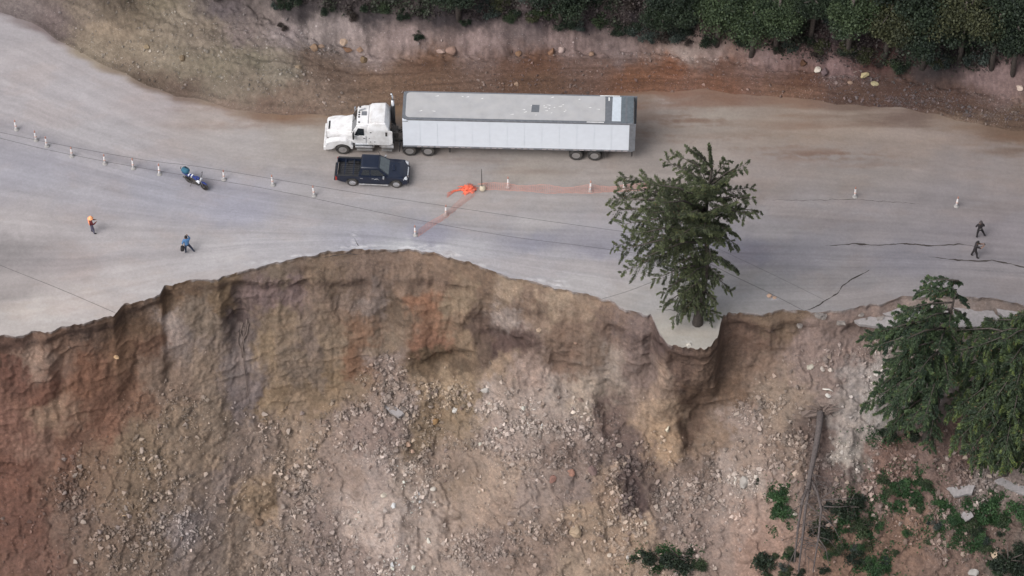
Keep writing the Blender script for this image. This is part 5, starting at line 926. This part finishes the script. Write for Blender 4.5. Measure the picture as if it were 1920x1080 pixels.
MB().tube([(.96,-.38,1.12),(1.02,-.15,1.06),(1.04,0,1.03),(1.02,.15,1.06),(.96,.38,1.12)],.018,8).build('handlebar', BLK, mo, True)
for s in (-1,1): MB().tube([(1.0,s*.25,1.08),(.98,s*.32,1.30)],.008,5).lathe([(.001,0),(.06,.0),(.06,.02),(.001,.02)],12,(.97,s*.33,1.32),'X').build('mirror', BLK, mo)
MB().hull([(1.10,-.06,.70),(1.10,.06,.70),(1.55,-.05,.66),(1.55,.05,.66),(1.30,-.07,.74),(1.30,.07,.74),(1.1,0,.76)],.01).build('front_mudguard', BLU, mo)
MB().hull([(.55,-.13,.78),(.55,.13,.78),(1.0,-.16,.82),(1.0,.16,.82),(.62,-.10,.98),(.62,.10,.98),(.95,-.10,1.02),(.95,.10,1.02),(1.02,0,.88)],.03).build('fuel_tank', BLU, mo)
for s in (-1,1): MB().hull([(.72,s*.165,.70),(1.04,s*.20,.62),(1.10,s*.18,.92),(.86,s*.155,.92),(.72,s*.13,.70),(1.10,s*.13,.92)],.01).build('tank_shroud', WHP, mo)
MB().hull([(-.30,-.11,.86),(-.30,.11,.86),(.62,-.10,.82),(.62,.10,.82),(-.30,-.10,.93),(-.30,.10,.93),(.60,-.08,.90),(.60,.08,.90)],.02).build('seat', BLU, mo)
for x in (.28,.05): MB().box(x,x+.09,-.122,.122,.82,.945,.01).build('seat_stripe', WHP, mo)
MB().hull([(-.45,-.09,.78),(-.45,.09,.78),(.1,-.11,.70),(.1,.11,.70),(-.5,-.07,.86),(-.5,.07,.86),(.1,-.1,.84),(.1,.1,.84)],.02).build('tail_panel', BLU, mo)
MB().box(.45,.95,-.14,.14,.28,.66,.05).build('engine', STL, mo); MB().tube([(.8,-.12,.45),(.5,-.16,.3),(.1,-.17,.42),(-.35,-.17,.58)],[.03,.03,.05,.055],8).build('exhaust', STL, mo, True)
m_ = MB(); m_.tube([(1.03,0,.95),(.95,0,.6),(.7,0,.26),(.35,0,.30),(.2,0,.8)],.03,6); m_.tube([(0,-.08,.33),(.4,-.08,.38)],.025,6); m_.tube([(0,.08,.33),(.4,.08,.38)],.025,6); m_.build('frame', STL, mo, True)
MB().hull([(1.12,-.09,.90),(1.12,.09,.90),(1.16,-.07,1.12),(1.16,.07,1.12),(1.02,0,.95),(1.02,0,1.1)],.01).build('headlight', WHP, mo)
MB().tube([(.35,-.1,.3),(.30,-.32,.02)],.015,5).build('kickstand', STL, mo)
# luggage bag on the seat
V, Fq = ICO2; bg = npmesh('luggage_bag', (np.sign(V)*np.abs(V)**.75)*(1+.14*pn(V[:,0]*2, V[:,1]*2, V[:,2]*2+3))[:, None]*np.array([.30,.25,.22]), Fq, True); bo = link('luggage_bag', bg, TEALB, label='round teal bag strapped on the motorcycle seat', cat='bag')
bo.matrix_world = Matrix.Translation(mb0) @ Matrix.Rotation(ma, 4, 'Z') @ Matrix.Translation((-.22, 0, 1.16))
m_ = MB(); m_.lathe([(.262,-.02),(.275,-.02),(.275,.02),(.262,.02),(.262,-.02)],20,(0,.06,.0)); m_.tube([(-.2,-.1,.0),(-.36,-.08,.05),(-.40,.05,.08)],.03,6); m_.build('strap', BLK, bo)

# ------------------------------------------------------------------ delineator cones
CW = mat('cone_white', (.74,.72,.72), .6, dirt=(.4,.37,.35), dirta=.4); CO = mat('cone_orange', (.42,.20,.15), .6); CB = mat('cone_base', (.30,.29,.28), .9)
cone = empty('delineator', (0,0,0))
MB().lathe([(.001,.0),(.18,.0),(.19,.03),(.16,.07),(.09,.09),(.001,.1)],14,(0,0,0),'Z').build('base', CB, cone, True)
MB().lathe([(.001,.05),(.085,.06),(.075,.35),(.062,.8),(.055,.86),(.001,.87)],12,(0,0,0),'Z').build('post', CW, cone, True)
MB().lathe([(.052,.86),(.038,.95),(.045,.98),(.045,1.04),(.03,1.07),(.001,1.08)],12,(0,0,0),'Z').build('top', CO, cone, True)
MB().lathe([(.078,.40),(.086,.40),(.080,.52),(.072,.52),(.078,.40)],12,(0,0,0),'Z').build('band', mat('cone_band',(.62,.42,.36),.6), cone, True)
CN = [(31,243,'leftmost white delineator post, farthest up the line'),(68,263,'second white delineator from the left, close to the third'),(88,274,'third white delineator from the left, close to the second'),(135,293,'fourth white delineator post from the left'),(197,307,'fifth white delineator post from the left'),(250,316,'sixth white delineator post from the left'),(299,327,'white delineator post next left of the motorcycle'),(420,337,'white delineator post next right of the motorcycle'),(512,347,'second white delineator right of the motorcycle'),(589,367,'white delineator post just left of the pickup'),(779,441,'white delineator post at the lower left end of the orange netting'),(836,403,'white delineator post halfway along the slanting orange netting'),(953,351,'white delineator post next right of the pole, in the netting'),(1107,358,'white delineator post in the orange netting below the trailer rear wheels'),(1170,354,'white delineator post half hidden by the left edge of the central tree'),(1603,369,'white delineator post first to the right of the central tree'),(1793,387,'rightmost white delineator post, above the two dark people')]
for n, (u, v, l) in enumerate(CN):
    o = cone if n == 0 else copy_tree(cone); o.location = P(u, v, 0); o.rotation_euler = (random.uniform(-.04,.04), random.uniform(-.07,.07), random.uniform(0,6)); tag(o, l, 'delineator', 'white delineator posts closing the road')
# pole on a tan weight
po = empty('warning_pole', P(905,355,0), label='thin dark pole standing in a tan weight where the orange nettings meet', cat='pole')
MB().tube([(-.05,0,.1),(-.06,0,1.0),(-.07,.02,2.15)],[.03,.03,.02],8).build('pole', STL, po, True)
MB().lathe([(.001,0),(.20,.0),(.24,.06),(.22,.20),(.12,.32),(.001,.34)],14,(0,0,0),'Z').build('weight', mat('tan_weight',(.48,.42,.32),.9), po, True)
MB().tube([(-.35,0,.55),(0,0,.6),(.35,.02,.55)],.03,6).build('crossbar', CO, po, True)
# orange netting
NET = mat('orange_net', (.52,.24,.19), .7, var=.1)
def net(pts, hts, label):
    m_ = MB(); o0 = pts[0]; r = random.Random(2)
    P3 = []
    for (a_, ha), (b_, hb_) in zip(list(zip(pts, hts))[:-1], list(zip(pts, hts))[1:]):
        n = max(2, int((b_-a_).length/.13)); P3 += [(a_.lerp(b_, k/n), (ha+(hb_-ha)*k/n)*(1-.18*math.sin(math.pi*k/n))) for k in range(n)]
    P3.append((pts[-1], hts[-1])); off = [Vector((0, .10*math.sin(i*.25), 0)) for i in range(len(P3))]
    rows = 6
    def pt(i, j): p, h = P3[i]; return p-o0+off[i]*(j/rows) + Vector((0, -.40*h*(1-j/rows), .03+h*.45*j/rows+.02*math.sin(i*1.3+j)))
    b = m_.bm
    for j in range(rows+1):
        w = .005 if 0 < j < rows else .008
        for i in range(len(P3)-1):
            a_, c = pt(i,j), pt(i+1,j); q = [b.verts.new(a_+Vector((0,-w,-w))), b.verts.new(c+Vector((0,-w,-w))), b.verts.new(c+Vector((0,w,w))), b.verts.new(a_+Vector((0,w,w)))]; b.faces.new(q)
    for i in range(len(P3)):
        for j in range(rows):
            a_, c = pt(i,j), pt(i,j+1); w = Vector((.005,0,0)); b.faces.new([b.verts.new(a_-w), b.verts.new(a_+w), b.verts.new(c+w), b.verts.new(c-w)])
    o = m_.build('safety_netting', NET, label=label, cat='netting'); o.location = o0; return o
net([P(784,438), P(836,403), P(890,360)], [.75,.9,.9], 'orange safety netting running slanting from the pole down to the cliff side')
net([P(905,350), P(953,351), P(1030,356), P(1107,356), P(1170,353), P(1215,352)], [.8,.85,.9,.9,.8,.8], 'orange safety netting running right from the pole to the central tree')
# bundle of netting
bm_ = bmesh.new(); bmesh.ops.create_icosphere(bm_, subdivisions=3, radius=1)
for v in bm_.verts:
    n_ = float(fbm(v.co.x*1.8, v.co.y*1.8, v.co.z*1.8+5, 3)); v.co = Vector((v.co.x*.48, v.co.y*.34, max(v.co.z, -.1)*.34))*(1+.55*n_)
mb = MB(); mb.add(bm_); r_ = random.Random(8)
for k in range(14):
    a_ = r_.uniform(0, 6.28); l = r_.uniform(.5, .95); mb.tube([(.3*math.cos(a_),.2*math.sin(a_),.15),(.6*l*math.cos(a_),.5*l*math.sin(a_),.12),(l*math.cos(a_),.7*l*math.sin(a_),.02)],[.05,.03,.012],4)
for a_ in (2.9,3.2,3.5): mb.tube([(-.4,0,.1),(-1.0,-.25*(a_-2.9),.04),(-1.5,-.6*(a_-2.9)-.3,.02)],[.03,.02,.015],4)
o = mb.build('netting_bundle', mat('bright_orange',(.68,.13,.07),.8,var=.35), label='bright orange heap of bunched safety netting left of the pole', cat='netting'); o.location = P(878,357,0)

# ------------------------------------------------------------------ overhead cables
CBL = mat('cable', (.045,.043,.045), .8)
def cable(pts, z, rad, label):
    W_ = [P(u, v, zz) for (u, v), zz in zip(pts, z if isinstance(z, (list, tuple)) else [z]*len(pts))]; 
    out = []
    for i in range(len(W_)-1):
        p0 = W_[max(i-1, 0)]; p1 = W_[i]; p2 = W_[i+1]; p3 = W_[min(i+2, len(W_)-1)]
        for k in range(8):
            t_ = k/8; out.append(.5*((2*p1)+(p2-p0)*t_+(2*p0-5*p1+4*p2-p3)*t_*t_+(3*p1-p0-3*p2+p3)*t_**3))
    out.append(W_[-1]); o0 = out[0].copy(); o = MB().tube([p-o0 for p in out], rad, 5).build('cable', CBL, None, True, label=label, cat='cable', group='thin cables over the road'); o.location = o0
cable([(-300,175),(0,248),(253,297),(383,314),(640,357),(760,375),(960,405),(1160,433),(1300,452)], 7, .011, 'upper of two thin dark cables crossing above the road past the motorcycle')
cable([(-300,180),(0,259),(133,290),(300,321),(500,354),(760,408),(947,442),(1100,462),(1300,490)], 7, .011, 'lower of two thin dark cables crossing above the road past the delineators')
cable([(-200,412),(0,497),(110,541),(215,586)], [3,2.2,1.2,.15], .012, 'thin cable coming down to the cliff edge on the left')
cable([(1130,560),(1180,545),(1250,518),(1300,500)], [.1,1,2.5,3.5], .012, 'thin cable rising from the cliff edge into the left of the tree')
cable([(1300,478),(1365,512),(1440,548),(1506,582)], [4,2.5,1.2,.1], .013, 'thin cable running from the tree down to the forked road crack')
cable([(1300,445),(1380,482),(1470,525),(1545,562)], [4,2.8,1.5,.4], .008, 'faint thin cable behind and right of the one reaching the forked crack')

# ------------------------------------------------------------------ people
SKN = mat('skin', (.20,.11,.075), .6); HAIR = mat('hair', (.012,.010,.009), .8)
def person(u, v, rz, pose, cols, label, extras=None):
    """pose: joint dict in metres, x right, y forward, z up, feet at 0"""
    root = empty('person', P(u, v, 0), rz, label=label, cat='person')
    J = dict(pelvis=(0,0,.93), waist=(0,0,1.08), chest=(0,0,1.30), neck=(0,0,1.47), head=(0,.02,1.56), crown=(0,.02,1.66)); J.update(pose)
    names = list(J); R = dict(pelvis=.155, waist=.15, chest=.175, neck=.07, head=.095, crown=.085)
    for s in 'lr': R.update({s+'sho': .088, s+'elb': .060, s+'wri': .040, s+'han': .036, s+'hip': .115, s+'kne': .08, s+'ank': .055, s+'toe': .04})
    E = [('pelvis','waist','shirt'),('waist','chest','shirt'),('chest','neck','shirt'),('neck','head','skin'),('head','crown','skin')]
    for s in 'lr': E += [('chest',s+'sho','shirt'),(s+'sho',s+'elb','shirt'),(s+'elb',s+'wri','sleeve'),(s+'wri',s+'han','skin'),('pelvis',s+'hip','pants'),(s+'hip',s+'kne','pants'),(s+'kne',s+'ank','pants'),(s+'ank',s+'toe','shoe')]
    for s in 'lr':       # five fingers off each palm
        w = Vector(J[s+'wri']); h = Vector(J[s+'han']); d = (h-w).normalized(); q = d.cross(Vector((0,0,1))); q = q.normalized() if q.length > .1 else Vector((1,0,0))
        for k, (o_, l) in enumerate(((-.030,.070),(-.010,.080),(.010,.076),(.030,.060))):
            n1, n2 = f'{s}f{k}', f'{s}g{k}'; J[n1] = tuple(h+q*o_+d*l*.5); J[n2] = tuple(h+q*o_*1.1+d*l*.85+Vector((0,0,-.015))); R[n1] = .010; R[n2] = .009; E += [(s+'han',n1,'skin'),(n1,n2,'skin')]
        n1 = s+'th'; J[n1] = tuple(w+(h-w)*.5-q*.055+d*.02); R[n1] = .011; E.append((s+'wri', n1, 'skin'))
    names = list(J); bm = bmesh.new(); ly = bm.verts.layers.skin.verify(); vs = {}
    for n in names:
        vs[n] = bm.verts.new(J[n]); r_q = R[n]; vs[n][ly].radius = (r_q, r_q*(.72 if n in ('chest','waist','pelvis') else 1)); vs[n][ly].use_root = (n == 'pelvis')
    for a_, b_, _ in E: bm.edges.new((vs[a_], vs[b_]))
    me = bpy.data.meshes.new('body_skeleton'); bm.to_mesh(me); bm.free()
    tmp = bpy.data.objects.new('tmp', me); COL.objects.link(tmp); sk_ = tmp.modifiers.new('s', 'SKIN'); sk_.use_smooth_shade = True; ss_ = tmp.modifiers.new('d', 'SUBSURF'); ss_.levels = 1; ss_.render_levels = 1
    dg = bpy.context.evaluated_depsgraph_get(); dg.update(); bmesh_ = bpy.data.meshes.new_from_object(tmp.evaluated_get(dg)); bpy.data.objects.remove(tmp)
    keys = ['shirt','sleeve','pants','shoe','skin']; bmesh_.materials.clear()
    for k_ in keys: bmesh_.materials.append(cols[k_])
    seg = [(np.array(J[a_]), np.array(J[b_]), keys.index(c)) for a_, b_, c in E]
    cen = np.array([p.center[:] for p in bmesh_.polygons]); best = np.full(len(cen), 9e9); mi = np.zeros(len(cen), int)
    for a_, b_, c in seg:
        ab = b_-a_; t_ = np.clip(((cen-a_)@ab)/(ab@ab), 0, 1); dd = np.linalg.norm(cen-a_-t_[:, None]*ab, axis=1); m_ = dd < best; best[m_] = dd[m_]; mi[m_] = c
    bmesh_.polygons.foreach_set('material_index', mi.astype(np.int32)); bmesh_.name = 'body'; b = link('body', bmesh_, None, root)
    hx, hy, hz = J['head']; f = MB()
    for s in (-1,1): f.lathe([(.001,0),(.012,.004),(.001,.012)],6,(hx+s*.032,hy+.088,hz+.03))
    f.build('eye', HAIR, root); MB().hull([(hx-.014,hy+.085,hz-.01),(hx+.014,hy+.085,hz-.01),(hx,hy+.12,hz-.012),(hx,hy+.09,hz+.035)]).build('nose', SKN, root)
    MB().box(hx-.024,hx+.024,hy+.082,hy+.094,hz-.045,hz-.036,.003).build('mouth', mat('lips',(.16,.06,.05),.6), root)
    for s in (-1,1): MB().hull([(hx+s*.092,hy-.01,hz-.03),(hx+s*.092,hy+.02,hz-.03),(hx+s*.11,hy-.02,hz+.03),(hx+s*.095,hy+.02,hz+.035),(hx+s*.10,hy,hz)]).build('ear', SKN, root)
    return root, J
def cap(root, J, m, name, r=.115, brim=.0):
    hx, hy, hz = J['head']; mb = MB(); mb.lathe([(r+brim,.02),(r+brim,.035),(r,.045),(r*.98,.10),(r*.75,.165),(r*.3,.19),(.001,.195)],18,(hx,hy-.01,hz-.0),'Z'); mb.build(name, m, root, True)
def gait(l, r, tw=0):
    d = {}
    for s, x, f in (('l',-1,l),('r',1,r)):
        d[s+'hip'] = (x*.09,0,.88); d[s+'kne'] = (x*.10+f[0]*.5, f[1]*.55+.04, .49); d[s+'ank'] = (x*.10+f[0], f[1], .09); d[s+'toe'] = (x*.11+f[0], f[1]+.17, .04)
    return d
DKT = mat('dark_clothes', (.022,.018,.020), .85, var=.3); DK2 = mat('dark_trousers', (.016,.014,.016), .85, var=.3); BOOT = mat('boots', (.02,.018,.017), .7)
RED = mat('maroon_vest', (.11,.012,.016), .8, var=.3); VST = mat('orange_vest', (.85,.30,.16), .7); JEAN = mat('grey_jeans', (.09,.085,.13), .85); BLS = mat('blue_shirt', (.07,.17,.34), .8); BJ = mat('dark_jeans', (.02,.03,.06), .85); HAT = mat('orange_helmet', (1.0,.42,.20), .45); 
# 1 helmeted worker, holding both hands before the chest
p1 = gait((0,-.02),(.06,.10)); p1.update(lsho=(-.19,0,1.38), lelb=(-.26,.10,1.14), lwri=(-.12,.30,1.18), lhan=(-.08,.37,1.20), rsho=(.19,0,1.38), relb=(.26,.10,1.14), rwri=(.14,.30,1.16), rhan=(.10,.37,1.18))
rt, J = person(173, 437, math.radians(-70), p1, dict(shirt=RED, sleeve=RED, pants=JEAN, shoe=BOOT, skin=SKN), 'person in an orange hard hat and maroon vest, standing at far left')
cap(rt, J, HAT, 'hard_hat', .15, .05)
MB().hull([(-.17,-.125,1.02),(.17,-.125,1.02),(-.20,-.125,1.42),(.20,-.125,1.42),(-.16,-.16,1.05),(.16,-.16,1.05),(-.17,-.17,1.38),(.17,-.17,1.38)],.02).build('vest_back', VST, rt)
# 2 blue shirt, legs apart, hand raised to the face, bag at the hip
p2 = gait((-.02,.0),(.34,-.10)); p2.update(pelvis=(.02,0,.90), waist=(.01,.02,1.06), chest=(0,.05,1.28), neck=(0,.07,1.45), head=(0,.10,1.54), crown=(0,.11,1.64), lsho=(-.20,.05,1.36), lelb=(-.30,.02,1.10), lwri=(-.27,.14,.92), lhan=(-.26,.18,.85), rsho=(.20,.05,1.36), relb=(.30,.22,1.22), rwri=(.18,.34,1.42), rhan=(.13,.36,1.50))
rt, J = person(352, 474, math.radians(20), p2, dict(shirt=BLS, sleeve=BLS, pants=BJ, shoe=BOOT, skin=SKN), 'person in a light blue shirt with legs apart, raising one hand to the face')
cap(rt, J, HAIR, 'hair', .105)
bb, Fq = ICO2; bgm = npmesh('shoulder_bag', np.sign(bb)*np.abs(bb)**.6*np.array([.14,.20,.17]), Fq, True); bo = link('shoulder_bag', bgm, DK2, label='black bag held at the hip of the person in the blue shirt', cat='bag'); bo.location = P(352,474)+Vector((-.32,-.12,.62))
MB().tube([(0,0,.12),(.0,.06,.24),(.06,.1,.30)],.015,5).build('handle', DK2, bo)
# 3 dark clothes, striding
p3 = gait((-.05,-.05),(.34,.02)); p3.update(lsho=(-.20,0,1.37), lelb=(-.30,.04,1.12), lwri=(-.20,.20,1.02), lhan=(-.15,.26,1.03), rsho=(.20,0,1.37), relb=(.29,.05,1.12), rwri=(.16,.22,1.04), rhan=(.11,.27,1.05))
rt, J = person(1835, 445, math.radians(5), p3, dict(shirt=DKT, sleeve=DKT, pants=DK2, shoe=BOOT, skin=SKN), 'upper of the two people in dark clothes, legs apart, hands at the waist')
cap(rt, J, mat('grey_cap',(.06,.05,.05),.8), 'cap', .11, .02)
MB().hull([(-.06,-.10,.98),(.08,-.10,.98),(.0,-.14,1.04),(-.05,-.13,1.06),(.05,-.12,1.06),(0,-.11,.96)]).build('belt_pouch', mat('grey_pouch',(.3,.29,.28),.8), rt)
# 4 dark clothes, walking right, camera raised
p4 = gait((-.02,-.20),(.02,.20)); p4.update(chest=(0,.08,1.28), waist=(0,.03,1.06), neck=(0,.12,1.44), head=(0,.15,1.53), crown=(0,.16,1.63), lsho=(-.19,.08,1.36), lelb=(-.20,.32,1.20), lwri=(-.09,.50,1.32), lhan=(-.05,.56,1.38), rsho=(.19,.08,1.36), relb=(.20,.34,1.16), rwri=(.10,.52,1.28), rhan=(.06,.57,1.35))
rt, J = person(1826, 482, math.radians(-92), p4, dict(shirt=DKT, sleeve=SKN, pants=DKT, shoe=BOOT, skin=SKN), 'lower of the two people in dark clothes, photographing towards the right beside the crack')
cap(rt, J, HAIR, 'hair', .105)
o = MB().box(-.07,.07,-.02,.02,-.05,.05,.01).lathe([(.03,.02),(.03,.07)],12).build('camera_device', BLK, label='small black camera held up by the lower person in dark clothes', cat='camera'); o.location = P(1826,482)+Vector((.60,.0,1.40)); o.rotation_euler = (0,0,math.radians(-92))

#print('TRIS', sum(len(m.loops)-2*len(m.polygons) for m in bpy.data.meshes))
